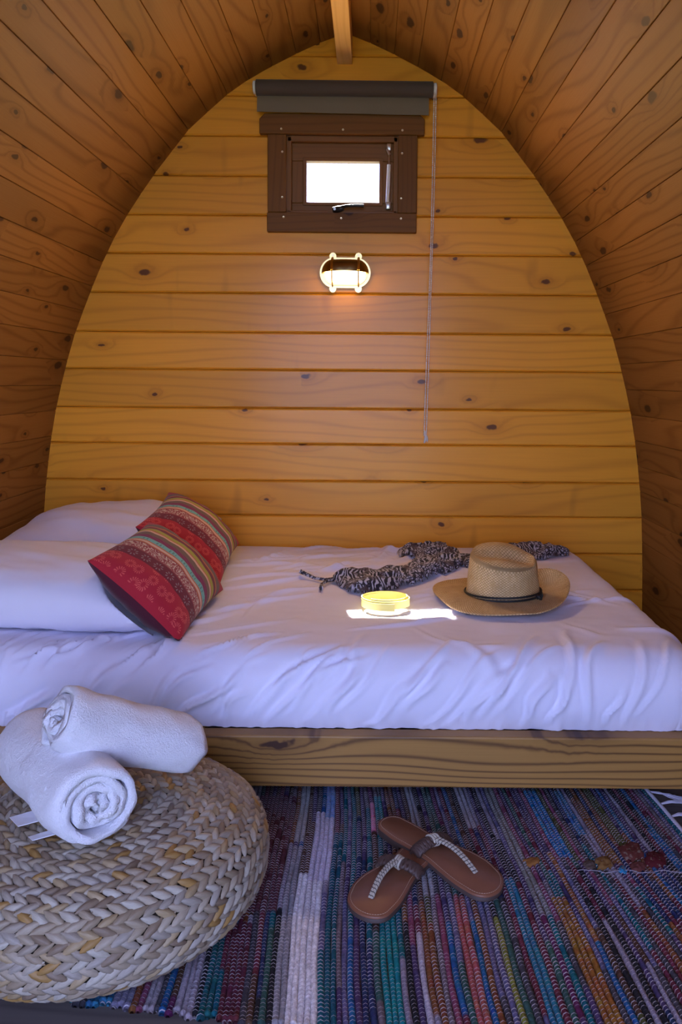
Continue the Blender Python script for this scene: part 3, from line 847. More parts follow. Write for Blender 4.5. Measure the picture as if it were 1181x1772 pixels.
cushion('red striped cushion behind, leaning against the back wall beside the back pillow', (-0.440, -0.490, 0.468), (-0.03, 1.0, 0.09), (0.79, 0.06, -0.60), 0.42, 0.285, 0.150, 5, ZM)

from mathutils import Euler
pillow('pillow', 'white pillow at the back against the wall, partly behind the front pillow', Vector((-0.742, -0.30, ZM + 0.075)), Euler((rad(4), rad(0), rad(-3))), 0.60, 0.52, 0.205, 3, ZM, group='white pillows')
pillow('pillow', 'white pillow nearest the bed edge with a red striped cushion leaning on it', Vector((-0.690, -0.868, ZM + 0.066)), Euler((rad(2), rad(2), rad(-3))), 0.69, 0.48, 0.19, 11, ZM, group='white pillows')

# ------------------------------------------------------------------ straw hat
def straw_material():
    s = NT('woven_straw')
    uv = s.xyz(s.uv())
    a = s.math('SINE', s.math('ADD', uv[0], uv[1])); b = s.math('SINE', s.math('SUBTRACT', uv[0], uv[1]))
    p = s.math('MULTIPLY', a, b)
    n = s.noise(s.comb(uv[0], s.math('MULTIPLY', uv[1], 0.25)), 0.35, 3); n2 = s.noise(s.obj(), 22.0, 2)
    hgt = s.math('ADD', s.math('ABSOLUTE', p), s.math('MULTIPLY', n, 0.2))
    c = s.mix(s.ramp01(s.math('ABSOLUTE', p), 0.02, 0.5), (0.30, 0.18, 0.07), (0.66, 0.46, 0.235))
    c = s.mix(s.ramp01(n, 0.42, 0.72), c, (0.46, 0.29, 0.12))
    h = s.n('ShaderNodeHueSaturation'); s.set(h.inputs['Color'], c); s.set(h.inputs['Value'], s.math('ADD', 0.75, s.math('MULTIPLY', n2, 0.5)))
    s.bump(hgt, 0.7, 0.0016)
    return s.out(h.outputs[0], 0.6, 0, 0.35)
M['straw'] = straw_material()
M['blackc'] = plain('black_cord', (0.008, 0.008, 0.009), 0.6)
HX, HY = 0.455, -0.790
hat = empty('straw_hat', (HX, HY, float(np.percentile(bed_z(HX + 0.15 * np.cos(np.arange(0, 6.2, .1)), HY + 0.14 * np.sin(np.arange(0, 6.2, .1))), 85)) + 0.001)); tag(hat, 'woven straw hat with a black cord band on the bed', 'hat')
def build_hat():
    NTH = 120
    th = np.linspace(0, 2 * np.pi, NTH, endpoint=False)
    ca, sa = np.cos(th), np.sin(th)
    # crown footprint: slightly longer front to back (x)
    ax, ay = 0.098, 0.088
    rings = []; uvs = []
    # top: from the centre of the crown outwards
    ztop = 0.119 + 0.019 * sa - 0.005 * ca                 # rim height, higher at the far side
    for k in np.linspace(0, 1, 14):
        rx, ry = 0.082 * k, 0.074 * k
        x, y = rx * ca, ry * sa
        dent = 0.030 * np.exp(-((y + 0.005) / 0.030) ** 2) * (1 - np.clip(k, 0, 1) ** 4) * (0.65 + 0.35 * np.clip((x + 0.05) / 0.1, 0, 1))
        pin = 0.007 * np.exp(-((x - 0.062) / 0.03) ** 2 - ((np.abs(y) - 0.035) / 0.03) ** 2) * (k ** 2)
        z = 0.125 + (ztop - 0.125) * k + 0.010 * (1 - k ** 2) - dent - pin
        rings.append(np.stack([x, y, z], -1)); uvs.append(np.stack([x * 330 + 0 * th, y * 330], -1))
    ncrown_top = len(rings)
    for k in np.linspace(0.0, 1, 16)[1:]:
        e = 0.10
        roll = min(k / e, 1.0)
        rx = 0.082 + 0.006 * math.sin(roll * math.pi / 2) + (ax - 0.088) * k
        ry = 0.074 + 0.006 * math.sin(roll * math.pi / 2) + (ay - 0.080) * k
        zz = ztop * (1 - k) + 0.016 * k - 0.006 * (1 - math.cos(roll * math.pi / 2)) * (1 - k)
        dimp = 1 - 0.06 * np.exp(-((th - 5.6) / 0.35) ** 2) * np.sin(np.pi * min(1, (1 - k) * 1.1)) - 0.04 * np.exp(-((th - 0.7) / 0.35) ** 2) * (1 - k)
        rings.append(np.stack([rx * ca * dimp, ry * sa * dimp, zz], -1)); uvs.append(np.stack([np.round(0.093 * 330) * th, (0.2 + k * 0.115) * 330 + 0 * th], -1))
    ncrown = len(rings)
    brim = []; buv = []
    for k in np.linspace(0, 1, 18):
        wav = 1 + 0.035 * np.sin(3 * th + 0.8) + 0.02 * np.sin(5 * th)
        bx = ax + (0.186 * wav - ax) * k; by = ay + (0.172 * wav - ay) * k
        x, y = bx * ca, by * sa
        lift = 0.066 * np.clip(ca - 0.30, 0, 1) ** 1.3 * k ** 2.0 * (0.7 + 0.6 * np.clip(sa + 0.3, 0, 1))   # curls up at the right
        drop = 0.004 * np.sin(2 * th + 1.0) * k + 0.006 * np.sin(3 * th - 0.6) * k ** 2
        back = 0.022 * np.clip(sa, 0, 1) ** 1.5 * k ** 2 + 0.014 * np.clip(-ca - 0.2, 0, 1) * k * (1 - k) * 2
        x = x - 0.020 * np.clip(ca - 0.25, 0, 1) ** 1.4 * k ** 2.5
        z = 0.016 - 0.009 * k + lift + drop + back
        z = np.maximum(z, 0.003 + 0.0 * z)
        brim.append(np.stack([x, y, z], -1)); buv.append(np.stack([np.round(0.14 * 480) * th, k * 0.085 * 480 + 0 * th], -1))
    def strip(name, rg, uvl, thick):
        m = len(rg)
        v = np.concatenate(rg); u = np.concatenate(uvl)
        f = []
        for i in range(m - 1):
            for j in range(NTH):
                f.append((i * NTH + j, i * NTH + (j + 1) % NTH, (i + 1) * NTH + (j + 1) % NTH, (i + 1) * NTH + j)[::-1])
        o = mesh_obj(name, v, f, M['straw'], hat, uv=u)
        so = o.modifiers.new('thickness', 'SOLIDIFY'); so.thickness = thick; so.offset = -1
        return o
    strip('crown', rings, uvs, 0.002)
    strip('brim', brim, buv, 0.0028)
    band = empty('hat_band', (0, 0, 0), hat)
    for q, (dz, gr) in enumerate(((0.024, 0.0030), (0.0165, 0.0044))):
        gg = G()
        gg.tube([((ax + gr) * c, (ay + gr) * s_, dz + 0.004 * math.cos(t + 0.4)) for c, s_, t in zip(ca[::2], sa[::2], th[::2])], 0.0027, 7, closed=True)
        gg.build('cord', M['blackc'], band, True)
    gg = G()
    a0 = rad(-38); px, py = (ax + 0.006) * math.cos(a0), (ay + 0.006) * math.sin(a0)
    lp = [(px + 0.004 * math.cos(w) + 0.010 * (1 - math.cos(w)) * 0.4 + 0.006 * math.sin(w), py - 0.005 - 0.004 * math.sin(w), 0.020 + 0.010 * math.sin(w + 0.6)) for w in np.linspace(0, 2 * np.pi, 24, endpoint=False)]
    gg.tube(lp, 0.0021, 6, closed=True)
    gg.tube([(px - 0.004, py - 0.002, 0.026), (px + 0.003, py - 0.006, 0.021), (px + 0.008, py - 0.004, 0.016)], 0.0042, 7)
    gg.build('cord_knot', M['blackc'], band, True)
build_hat()

# ------------------------------------------------------------------ scarf: crumpled printed cloth
def scarf_material():
    s = NT('reptile_print')
    o = s.obj(); p = s.xyz(o)
    wn = s.n('ShaderNodeTexNoise'); s.set(wn.inputs['Vector'], o); wn.inputs['Scale'].default_value = 14.0; wn.inputs['Detail'].default_value = 2
    wv = s.n('ShaderNodeVectorMath', operation='SCALE'); s.t.links.new(wn.outputs['Color'], wv.inputs[0]); wv.inputs['Scale'].default_value = 0.05
    ad = s.n('ShaderNodeVectorMath', operation='ADD'); s.set(ad.inputs[0], o); s.t.links.new(wv.outputs[0], ad.inputs[1])
    v = s.n('ShaderNodeTexVoronoi', feature='DISTANCE_TO_EDGE'); s.t.links.new(ad.outputs[0], v.inputs['Vector']); v.inputs['Scale'].default_value = 105.0
    scale = s.ramp01(v.outputs['Distance'], 0.09, 0.2)
    w = s.n('ShaderNodeTexWave'); s.t.links.new(ad.outputs[0], w.inputs['Vector']); w.inputs['Scale'].default_value = 24.0; w.inputs['Distortion'].default_value = 12.0; w.inputs['Detail'].default_value = 2.0
    n = s.noise(o, 17.0, 2); n3 = s.noise(o, 34.0, 2)
    dark = (0.022, 0.018, 0.024); lightc = (0.46, 0.44, 0.50); brown = (0.075, 0.045, 0.045)
    c = s.mix(s.math('MULTIPLY', scale, s.ramp01(n, 0.46, 0.52)), dark, lightc)
    c = s.mix(s.math('MULTIPLY', s.ramp01(w.outputs['Fac'], 0.60, 0.75), s.ramp01(n, 0.54, 0.48)), c, lightc)
    c = s.mix(s.math('MULTIPLY', s.ramp01(n3, 0.55, 0.62), 0.8), c, brown)
    c = s.mix(s.ramp01(n3, 0.33, 0.27), c, lightc)
    return s.out(c, 0.8, 0, 0.25, 0, 0.1)
M['scarf'] = scarf_material()
def scarf():
    root = empty('scarf', (0.2, -0.5, ZM)); tag(root, 'crumpled black and white reptile print scarf trailing behind the hat', 'scarf')
    # outline on the mattress, metres
    poly = np.array(SCARF_POLY)
    lo = poly.min(0) - 0.01; hi = poly.max(0) + 0.01; st = 0.0052
    xs = np.arange(lo[0], hi[0], st); ys = np.arange(lo[1], hi[1], st)
    A, B = np.meshgrid(xs, ys, indexing='ij')
    px, py = A.ravel(), B.ravel()
    inside = np.zeros(len(px), bool); dist = np.full(len(px), 9.0); m = len(poly)
    for i in range(m):
        x0, y0 = poly[i]; x1, y1 = poly[(i + 1) % m]
        c = ((y0 > py) != (y1 > py)) & (px < (x1 - x0) * (py - y0) / (y1 - y0 + 1e-12) + x0); inside ^= c
        ex, ey = x1 - x0, y1 - y0; t = np.clip(((px - x0) * ex + (py - y0) * ey) / (ex * ex + ey * ey + 1e-12), 0, 1)
        dist = np.minimum(dist, np.hypot(px - x0 - t * ex, py - y0 - t * ey))
    sd = np.where(inside, dist, -dist) + 0.005 * fbm(px * 12, py * 12, 4, 2)
    sd = sd.reshape(A.shape)
    h = np.clip(sd / 0.030, 0, 1); h = np.sqrt(np.clip(1 - (1 - h) ** 2, 0, 1))
    rid = np.abs(fbm(A * 7 + 1.2 * fbm(A * 4, B * 4, 2), B * 13 - A * 5, 17, 2))
    rid2 = np.abs(fbm(A * 15 - B * 8, B * 24 + A * 6, 23, 2))
    z = 0.003 + h * (0.010 + 0.020 * (1 - np.clip(rid * 1.3, 0, 1)) ** 1.3 + 0.006 * (1 - np.clip(rid2 * 1.4, 0, 1)))
    bedz = bed_z(A, B) - ZM + 0.002
    keep = sd > -0.003
    z = np.where(sd < 0.002, 0.001, z) + bedz
    idx = -np.ones(A.shape, int); n = 0; v = []
    ii, jj = np.nonzero(keep)
    for i, j in zip(ii, jj):
        idx[i, j] = n; n += 1; v.append((A[i, j] - 0.2, B[i, j] + 0.5, z[i, j]))
    f = [(idx[i, j], idx[i + 1, j], idx[i + 1, j + 1], idx[i, j + 1]) for i, j in zip(ii, jj)
         if i + 1 < A.shape[0] and j + 1 < A.shape[1] and idx[i + 1, j] >= 0 and idx[i, j + 1] >= 0 and idx[i + 1, j + 1] >= 0]
    o = mesh_obj('cloth', v, f, M['scarf'], root)
    for pts_ in SCARF_TIES:
        gg = G(); m_ = len(pts_)
        gg.tube([(x - 0.2, y + 0.5, float(bed_z(x, y)) - ZM + 0.006 + 0.004 * (k % 2)) for k, (x, y) in enumerate(pts_)], [0.0045 if k < m_ - 1 else 0.0065 for k in range(m_)], 8)
        autosmooth(gg.build('tie', M['scarf'], root), 60)
SCARF_POLY = [[0.3945, -0.4418], [0.326, -0.5251], [0.2404, -0.6286], [0.1524, -0.7123], [0.0794, -0.7474], [0.0412, -0.7304], [0.0015, -0.6208], [-0.0071, -0.5822], [0.0223, -0.5525], [0.0916, -0.5574], [0.1665, -0.533], [0.2096, -0.4941], [0.2405, -0.3733], [0.2441, -0.3044], [0.2089, -0.288], [0.1906, -0.2057], [0.23, -0.1559], [0.3719, -0.1305], [0.408, -0.2984], [0.4774, -0.2959], [0.5495, -0.2016], [0.5989, -0.1514], [0.6921, -0.1576], [0.7077, -0.1956], [0.7471, -0.2035], [0.7737, -0.2306], [0.7621, -0.2585], [0.7329, -0.2641], [0.6893, -0.2969], [0.6207, -0.3513], [0.4921, -0.4457]]
SCARF_TIES = [[[-0.0022, -0.575], [-0.0287, -0.617], [-0.0614, -0.5769], [-0.1055, -0.5572]], [[-0.0044, -0.6027], [-0.0226, -0.6369], [-0.0358, -0.6636], [-0.0343, -0.7142]]]
scarf()

# ------------------------------------------------------------------ yellow coiled belt
M['yellow'] = plain('yellow_leather', (0.80, 0.70, 0.22), 0.55, spec=0.25, noise=0.06)
def coil():
    gg = G(); N = 110
    rows_in = []
    for i in range(N + 1):
        t = i / N; a = -2.2 + t * 2 * math.pi * 2.15
        grow = 1 + 0.10 * t
        rx, ry = 0.056 * grow, 0.046 * grow
        cz = 0.004 + 0.0 * t + 0.006 * (1 - t)
        hgt = 0.021 - 0.003 * t
        tx = 0.006 * t
        for (dr, z) in ((0, cz), (0, cz + hgt), (0.0026, cz + hgt), (0.0026, cz)):
            rows_in.append(((rx + dr) * math.cos(a) + tx, (ry + dr) * math.sin(a) - 0.006 * t, z))
    f = []
    for i in range(N):
        for k in range(4): f.append((i * 4 + k, i * 4 + (k + 1) % 4, (i + 1) * 4 + (k + 1) % 4, (i + 1) * 4 + k))
    f += [(0, 1, 2, 3), (N * 4 + 3, N * 4 + 2, N * 4 + 1, N * 4)]
    gg.add(rows_in, f)
    o = gg.build('coiled_belt', M['yellow']); autosmooth(o, 40)
    o.location = (0.137, -0.868, float(bed_z(0.137, -0.868)) - 0.001)
    tag(o, 'yellow coiled strap lying in the sun patch on the bed', 'strap')
coil()

# ------------------------------------------------------------------ pouf of plaited leaves
PC = Vector((-0.368, -1.546, 0)); PR, PH, PN = 0.286, 0.205, 2.7
M['leaf'] = None
def leaf_material():
    s = NT('dried_leaf')
    at = s.n('ShaderNodeAttribute'); at.attribute_name = 'Col'
    o = s.obj(); n = s.noise(o, 90.0, 3); n2 = s.noise(s.comb(s.xyz(o)[0], s.math('MULTIPLY', s.xyz(o)[1], 6.0), s.xyz(o)[2]), 160.0, 2)
    h = s.n('ShaderNodeHueSaturation'); s.t.links.new(at.outputs['Color'], h.inputs['Color'])
    s.set(h.inputs['Value'], s.math('ADD', 0.62, s.math('ADD', s.math('MULTIPLY', n, 0.45), s.math('MULTIPLY', n2, 0.3))))
    s.bump(n2, 0.35, 0.0012)
    return s.out(h.outputs[0], 0.55, 0, 0.4)
M['leaf'] = leaf_material()
PC.z = 0.0095
pouf = empty('pouf', PC); tag(pouf, 'round plaited banana leaf pouf on the rag rug', 'pouf')
def spow(a, p): return np.sign(a) * np.abs(a) ** p
def pouf_prof(n=400):
    ph = np.linspace(math.pi / 2, -math.pi / 2, n)
    r = PR * spow(np.cos(ph), 2 / PN); z = PH / 2 + PH / 2 * spow(np.sin(ph), 2 / PN)
    # slight hollow in the top
    z = z - 0.010 * np.exp(-(r / 0.12) ** 2) * (ph > 0)
    d = np.r_[0, np.cumsum(np.hypot(np.diff(r), np.diff(z)))]
    return r, z, d
pr_, pz_, pd_ = pouf_prof()
# core
NT_ = 64
sel = np.linspace(0, 399, 30).astype(int)
cv = [((pr_[i] * 0.985) * math.cos(2 * math.pi * k / NT_), (pr_[i] * 0.985) * math.sin(2 * math.pi * k / NT_), 0.004 + pz_[i] * 0.96) for i in sel for k in range(NT_)]
cf = []
for i in range(len(sel) - 1):
    for k in range(NT_): cf.append((i * NT_ + k, (i + 1) * NT_ + k, (i + 1) * NT_ + (k + 1) % NT_, i * NT_ + (k + 1) % NT_))
M['core'] = plain('dark_plait_core', (0.035, 0.022, 0.012), 0.9)
mesh_obj('core', cv, cf, M['core'], pouf)
# leaves
tints = [tuple(c * 0.62 for c in t) for t in [(0.46, 0.36, 0.25), (0.52, 0.42, 0.31), (0.40, 0.30, 0.20), (0.56, 0.48, 0.38), (0.42, 0.34, 0.26), (0.50, 0.36, 0.20), (0.46, 0.26, 0.08), (0.30, 0.21, 0.14), (0.60, 0.53, 0.43), (0.47, 0.40, 0.33)]]
def leaf_shape(L, W, H, bendv):
    st = [(-0.5, 0.04, 0.1), (-0.30, 0.72, 0.75), (-0.02, 1.0, 1.0), (0.27, 0.78, 0.7), (0.5, 0.05, 0.05)]
    v = []
    for (a, wv, hv) in st:
        for c in (-1, -0.45, 0.45, 1):
            crown = {-1: -0.25, -0.45: 0.85, 0.45: 1.0, 1: -0.25}[c]
            v.append((a * L, c * wv * W / 2 + bendv * W * (0.25 - a * a), hv * H * crown))
    f = []
    for i in range(4):
        for k in range(3): f.append((i * 4 + k, (i + 1) * 4 + k, (i + 1) * 4 + k + 1, i * 4 + k + 1))
    return np.array(v), f
LEAF = [leaf_shape(0.0375, 0.0136, 0.0056, b) for b in (0.12, -0.12, 0.3)]
leaf_meshes = {}
def leaf_mesh(si, ti):
    if (si, ti) not in leaf_meshes:
        v, f = LEAF[si]
        me = bpy.data.meshes.new('leaf'); me.from_pydata(v.tolist(), [], f)
        a = me.color_attributes.new('Col', 'FLOAT_COLOR', 'POINT'); a.data.foreach_set('color', np.tile(np.r_[tints[ti], 1.0], len(v)).astype(np.float32))
        me.polygons.foreach_set('use_smooth', np.ones(len(f), bool)); me.materials.append(M['leaf']); leaf_meshes[(si, ti)] = me
    return leaf_meshes[(si, ti)]
def plait():
    r = random.Random(5)
    COURSE = 0.0245
    dmax = pd_[-1] - 0.16
    items = []
    d = 0.03; course = 0
    while d < dmax:
        for half_ in (0, 1):
            dd = d + (0.25 + 0.5 * half_) * COURSE
            rr = float(np.interp(dd, pd_, pr_)); zz = float(np.interp(dd, pd_, pz_))
            r2 = float(np.interp(dd + 0.004, pd_, pr_)); z2 = float(np.interp(dd + 0.004, pd_, pz_))
            td = Vector((r2 - rr, 0, z2 - zz)).normalized()          # down the profile in the (r,z) plane
            n = max(8, int(round(2 * math.pi * rr / 0.0215)))
            for k in range(n):
                a = 2 * math.pi * (k + 0.5 * half_ + 0.17 * course) / n + r.uniform(-0.1, 0.1) / n
                er = Vector((math.cos(a), math.sin(a), 0)); et = Vector((-math.sin(a), math.cos(a), 0))
                dn = er * td.x + Vector((0, 0, 1)) * td.z
                nrm = et.cross(dn)
                if nrm.dot(er * rr + Vector((0, 0, zz - PH / 2))) < 0: nrm = -nrm
                slant = rad(27 + r.uniform(-6, 6)) * (1 if half_ else -1)
                X = et * math.cos(slant) + dn * math.sin(slant)
                tilt = r.uniform(0.10, 0.2)
                X = (X - nrm * tilt * 0.6).normalized()
                Zv = (nrm - X * nrm.dot(X)).normalized(); Yv = Zv.cross(X)
                s_ = r.uniform(0.92, 1.12)
                p = er * rr + Vector((0, 0, max(zz, 0.010))) + nrm * (0.0015 + r.uniform(-0.0008, 0.0012))
                m = Matrix(((X.x * s_, Yv.x * s_, Zv.x * s_, p.x), (X.y * s_, Yv.y * s_, Zv.y * s_, p.y), (X.z * s_, Yv.z * s_, Zv.z * s_, p.z), (0, 0, 0, 1)))
                ti = r.choices(range(10), weights=[10, 10, 8, 9, 8, 7, 4, 6, 7, 8])[0]
                # how large it shows in the view
                wp = p + PC; vd = (CAM_POS - wp)
                face = nrm.dot(vd.normalized())
                score = face / vd.length_squared if face > 0.15 else -1
                q = wp - CAM_POS
                sx = q.dot(rt) / q.dot(fwd)
                if sx < -0.455: score = -1
                items.append((score, r.randrange(3), ti, m))
        d += COURSE; course += 1
    order = sorted(range(len(items)), key=lambda i: -items[i][0])
    single = set(order[:300])
    gg = G()
    for i, (sc, si, ti, m) in enumerate(items):
        if i in single:
            share('leaf', leaf_mesh(si, ti), pouf, m)
        else:
            v, f = LEAF[si]
            gg.add([(m @ Vector(p))[:] for p in v.tolist()], f, tints[ti])
    o = mesh_obj('plaited_leaves', gg.v, gg.f, M['leaf'], pouf, col=gg.c); o['kind'] = 'stuff'
plait()

# ------------------------------------------------------------------ rolled towels
def towel_material():
    s = NT('white_terry')
    o = s.obj(); n = s.noise(o, 300.0, 3, 0.75); n2 = s.noise(o, 60.0, 3)
    h = s.n('ShaderNodeHueSaturation'); h.inputs['Color'].default_value = (0.88, 0.86, 0.94, 1)
    s.set(h.inputs['Value'], s.math('ADD', 0.90, s.math('MULTIPLY', n, 0.16)))
    s.bump(s.math('ADD', n, s.math('MULTIPLY', n2, 0.9)), 1.0, 0.0045)
    return s.out(h.outputs[0], 0.95, 0, 0.1, 0, 0.4)
M['terry'] = towel_material()
M['tagc'] = plain('white_tag', (0.8, 0.8, 0.86), 0.6)
def towel(label, A, B, Rr, seed, start, squash=0.93):
    """roll from end A (face towards the viewer) to end B: a spiral sheet with thickness"""
    A, B = Vector(A), Vector(B); ax = (B - A); L = ax.length; ax.normalize()
    up = Vector((0, 0, 1)); side = ax.cross(up).normalized(); upn = side.cross(ax).normalized()
    root = empty('rolled_towel', A); tag(root, label, 'towel', 'rolled white towels')
    turns = 4.3; NA = 230; NLn = 26
    thk = Rr / (turns + 0.25)
    def ring_pt(t, off):
        a = start + t * turns * 2 * math.pi
        rr = thk * 0.25 + thk * t * turns + off
        return a, rr
    T = np.linspace(0.015, 1, NA)
    lay = []
    for off in (0.0, thk * 0.90):
        rowsl = []
        for i in range(NLn):
            u = i / (NLn - 1)
            a = start + T * turns * 2 * math.pi
            rr = thk * 0.2 + thk * T * turns + off - thk * 0.45
            rr = np.maximum(rr, 0.0006)
            # layers end unevenly at the faces, soft outer surface
            end = 0.010 * vnoise(T * 22 + seed, T * 0 + 3, seed) + 0.004 * vnoise(a * 1.3, rr * 200, seed + 2) - 0.012 * (T) * 0.6
            uu = (u * 2 - 1)
            along = L * (0.5 + 0.5 * uu) - np.sign(uu) * abs(uu) ** 8 * end * (1 if u < 0.5 else 1) * -1
            soft = 1 - 0.10 * abs(uu) ** 10 * T
            wob = 0.0052 * vnoise(a * 0.9 + seed, np.full_like(a, u * 4), seed) * T + 0.0022 * vnoise(a * 3.0, np.full_like(a, u * 9), seed + 7)
            rr2 = (rr + wob) * soft
            c, s_ = np.cos(a) * rr2, np.sin(a) * rr2 * squash
            rowsl.append(np.stack([side.x * c + upn.x * s_ + ax.x * along, side.y * c + upn.y * s_ + ax.y * along, side.z * c + upn.z * s_ + ax.z * along], -1))
        lay.append(np.array(rowsl))
    v = np.concatenate([lay[0].reshape(-1, 3), lay[1].reshape(-1, 3)])
    f = []; o1 = NLn * NA
    for i in range(NLn - 1):
        for j in range(NA - 1):
            q = (i * NA + j, i * NA + j + 1, (i + 1) * NA + j + 1, (i + 1) * NA + j)
            f.append(tuple(o1 + k for k in q)); f.append(q[::-1])
    for j in range(NA - 1):
        f.append((j, j + 1, o1 + j + 1, o1 + j)); b = (NLn - 1) * NA
        f.append((b + j + 1, b + j, o1 + b + j, o1 + b + j + 1))
    for i in range(NLn - 1):
        a_ = i * NA; b_ = (i + 1) * NA
        f.append((a_, b_, o1 + b_, o1 + a_)); f.append((b_ + NA - 1, a_ + NA - 1, o1 + a_ + NA - 1, o1 + b_ + NA - 1))
    o = mesh_obj('terry_roll', v, f, M['terry'], root)
    bm = bmesh.new(); bm.from_mesh(o.data); bmesh.ops.recalc_face_normals(bm, faces=bm.faces[:]); bm.to_mesh(o.data); bm.free()
    return root, side, upn, ax
TOP = PH + 0.0105
t1, sd, un, axv = towel('rolled white towel lying underneath with its spiral end facing out', (-0.315, -1.708, TOP + 0.067), (-0.522, -1.476, TOP + 0.067), 0.071, 3, -2.58, 0.93)
gg = G()
gg.box((-0.035, -0.004, -0.001), (0.035, 0.004, 0.001), 0.0004)
towel('rolled white towel lying across on top of the other', (-0.405, -1.645, TOP + 0.178), (-0.228, -1.478, TOP + 0.054), 0.057, 8, 2.3, 0.95)
# wash label tucked under the lower towel
lat_ = Vector((-0.74, -0.67, 0)); alo = Vector((-0.67, 0.74, 0))
gg = G()
for (a0, a1, l0, l1) in ((0.115, 0.155, 0.030, 0.083), (0.060, 0.078, 0.03, 0.080)):
    gg.add([tuple(alo * a + lat_ * l + Vector((0, 0, zq))) for a, l, zq in ((a0, l0, -0.055), (a1, l0, -0.055), (a1, l1, -0.052), (a0, l1, -0.050))], [(0, 1, 2, 3)])
o = gg.build('wash_tag', M['tagc'], t1); so = o.modifiers.new('t', 'SOLIDIFY'); so.thickness = 0.001

# ------------------------------------------------------------------ rag rug
def rug_material():
    s = NT('rag_weave')
    at = s.n('ShaderNodeAttribute'); at.attribute_name = 'Col'
    uv = s.xyz(s.uv())          # u: metres along the strip, v: round it
    wob = s.math('MULTIPLY', s.noise(s.comb(s.math('MULTIPLY', uv[0], 60.0), s.rnd()), 1.0, 1), 2.2)
    n = s.noise(s.n('ShaderNodeTexCoord').outputs['Object'], 150.0, 3, 0.7); n2 = s.noise(s.n('ShaderNodeTexCoord').outputs['Object'], 60.0, 2)
    h = s.n('ShaderNodeHueSaturation'); s.t.links.new(at.outputs['Color'], h.inputs['Color'])
    s.set(h.inputs['Value'], s.math('ADD', 0.05, s.math('MULTIPLY', n, 1.3)))
    s.set(h.inputs['Hue'], s.math('ADD', 0.44, s.math('MULTIPLY', n2, 0.12)))
    th = s.math('SINE', s.math('ADD', s.math('MULTIPLY', uv[0], 2 * math.pi / 0.0082), s.math('ADD', wob, s.math('MULTIPLY', uv[1], 1.0))))
    brk = s.ramp01(s.noise(s.comb(s.math('MULTIPLY', uv[0], 33.0), s.math('MULTIPLY', s.rnd(), 77.0)), 1.0, 2), 0.36, 0.46)
    tm = s.math('MULTIPLY', s.ramp01(th, 0.70, 0.93), brk)
    c = s.mix(s.math('MULTIPLY', tm, 0.82), h.outputs[0], (0.50, 0.46, 0.52))
    s.bump(s.math('ADD', n, tm), 0.5, 0.002)
    return s.out(c, 0.9, 0, 0.15)
M['rag'] = rug_material()
M['thread'] = plain('dull_thread', (0.32, 0.29, 0.34), 0.9)
M['yarn'] = cloth('white_yarn', (0.62, 0.58, 0.70), 900, 0.9, 0.1)
rug = empty('rag_rug', (0, -1.4, 0)); tag(rug, 'multicoloured woven rag rug on the floor in front of the bed', 'rug')
PAL = [((.16, .030, .055), 10), ((.030, .045, .13), 11), ((.085, .055, .15), 11), ((.012, .14, .19), 6), ((.24, .085, .035), 8), ((.30, .27, .37), 6), ((.07, .065, .085), 10), ((.022, .022, .03), 8),
       ((.10, .10, .035), 4), ((.025, .13, .34), 6), ((.26, .07, .14), 5), ((.10, .05, .035), 9), ((.19, .15, .18), 7), ((.13, .025, .10), 6), ((.045, .12, .11), 5), ((.14, .13, .27), 7)]
def strip_x(x, y):
    """the rug has been pulled slightly out of square towards its right end"""
    k = max(0.0, x - 0.05)
    return x + (-(y + 1.05)) * (0.16 * k) + 0.004 * math.sin(y * 9 + x * 7) + (-(y + 1.05)) * 0.02
PATCH = RUG_PATCHES = [
    # x0, x1, y0 (near), y1 (far), colour
    (-0.034, 0.012, -2.0, -1.44, (.95, .93, 1.0)), (-0.022, 0.020, -1.46, -1.22, (.80, .76, .98)), (-0.002, 0.022, -1.24, -1.05, (.30, .48, .90)),
    (-0.060, -0.036, -2.0, -1.35, (.34, .33, .38)), (-0.052, -0.036, -1.33, -1.1, (.52, .52, .54)),
    (0.022, 0.042, -2.0, -1.30, (.015, .11, .17)), (0.105, 0.135, -2.0, -1.52, (.01, .26, .29)), (0.098, 0.108, -1.29, -1.18, (1.0, .32, .55)), (0.112, 0.124, -1.25, -1.15, (.01, .26, .30)),
    (0.30, 0.318, -1.28, -1.10, (.46, .42, .48)), (0.185, 0.20, -1.5, -1.1, (.42, .42, .48)), (0.160, 0.176, -2.0, -1.6, (.50, .46, .58)),
    (0.455, 0.480, -1.38, -1.12, (.02, .20, .50)), (0.33, 0.35, -2.0, -1.45, (.03, .20, .32)), (0.285, 0.30, -2.0, -1.56, (.26, .26, .05)), (0.235, 0.250, -2.0, -1.50, (.45, .10, .10)),
    (0.40, 0.418, -2.0, -1.50, (.34, .14, .03)), (0.37, 0.385, -1.55, -1.1, (.26, .26, .24)), (0.43, 0.445, -1.62, -1.36, (.34, .14, .05)), (0.585, 0.60, -1.4, -1.1, (.10, .10, .03)),
    (0.52, 0.535, -1.30, -1.12, (.06, .22, .46)), (0.545, 0.57, -1.40, -1.15, (.26, .11, .04)),
    (-0.15, -0.07, -1.55, -1.15, (.15, .05, .07)), (-0.165, -0.15, -1.45, -1.08, (.40, .39, .43)), (-0.14, -0.10, -2.0, -1.58, (.14, .03, .05)), (-0.17, -0.15, -2.0, -1.62, (.02, .13, .15)),
    (-0.205, -0.180, -2.0, -1.62, (.44, .38, .46)), (-0.25, -0.235, -2.0, -1.5, (.42, .36, .42)), (-0.34, -0.30, -2.0, -1.55, (.04, .20, .36)), (-0.30, -0.27, -2.0, -1.6, (.26, .24, .36)),
    (-0.38, -0.36, -2.0, -1.55, (.03, .28, .32)), (-0.42, -0.40, -2.0, -1.55, (.46, .43, .5)), (-0.50, -0.44, -2.0, -1.55, (.48, .38, .44)),
]
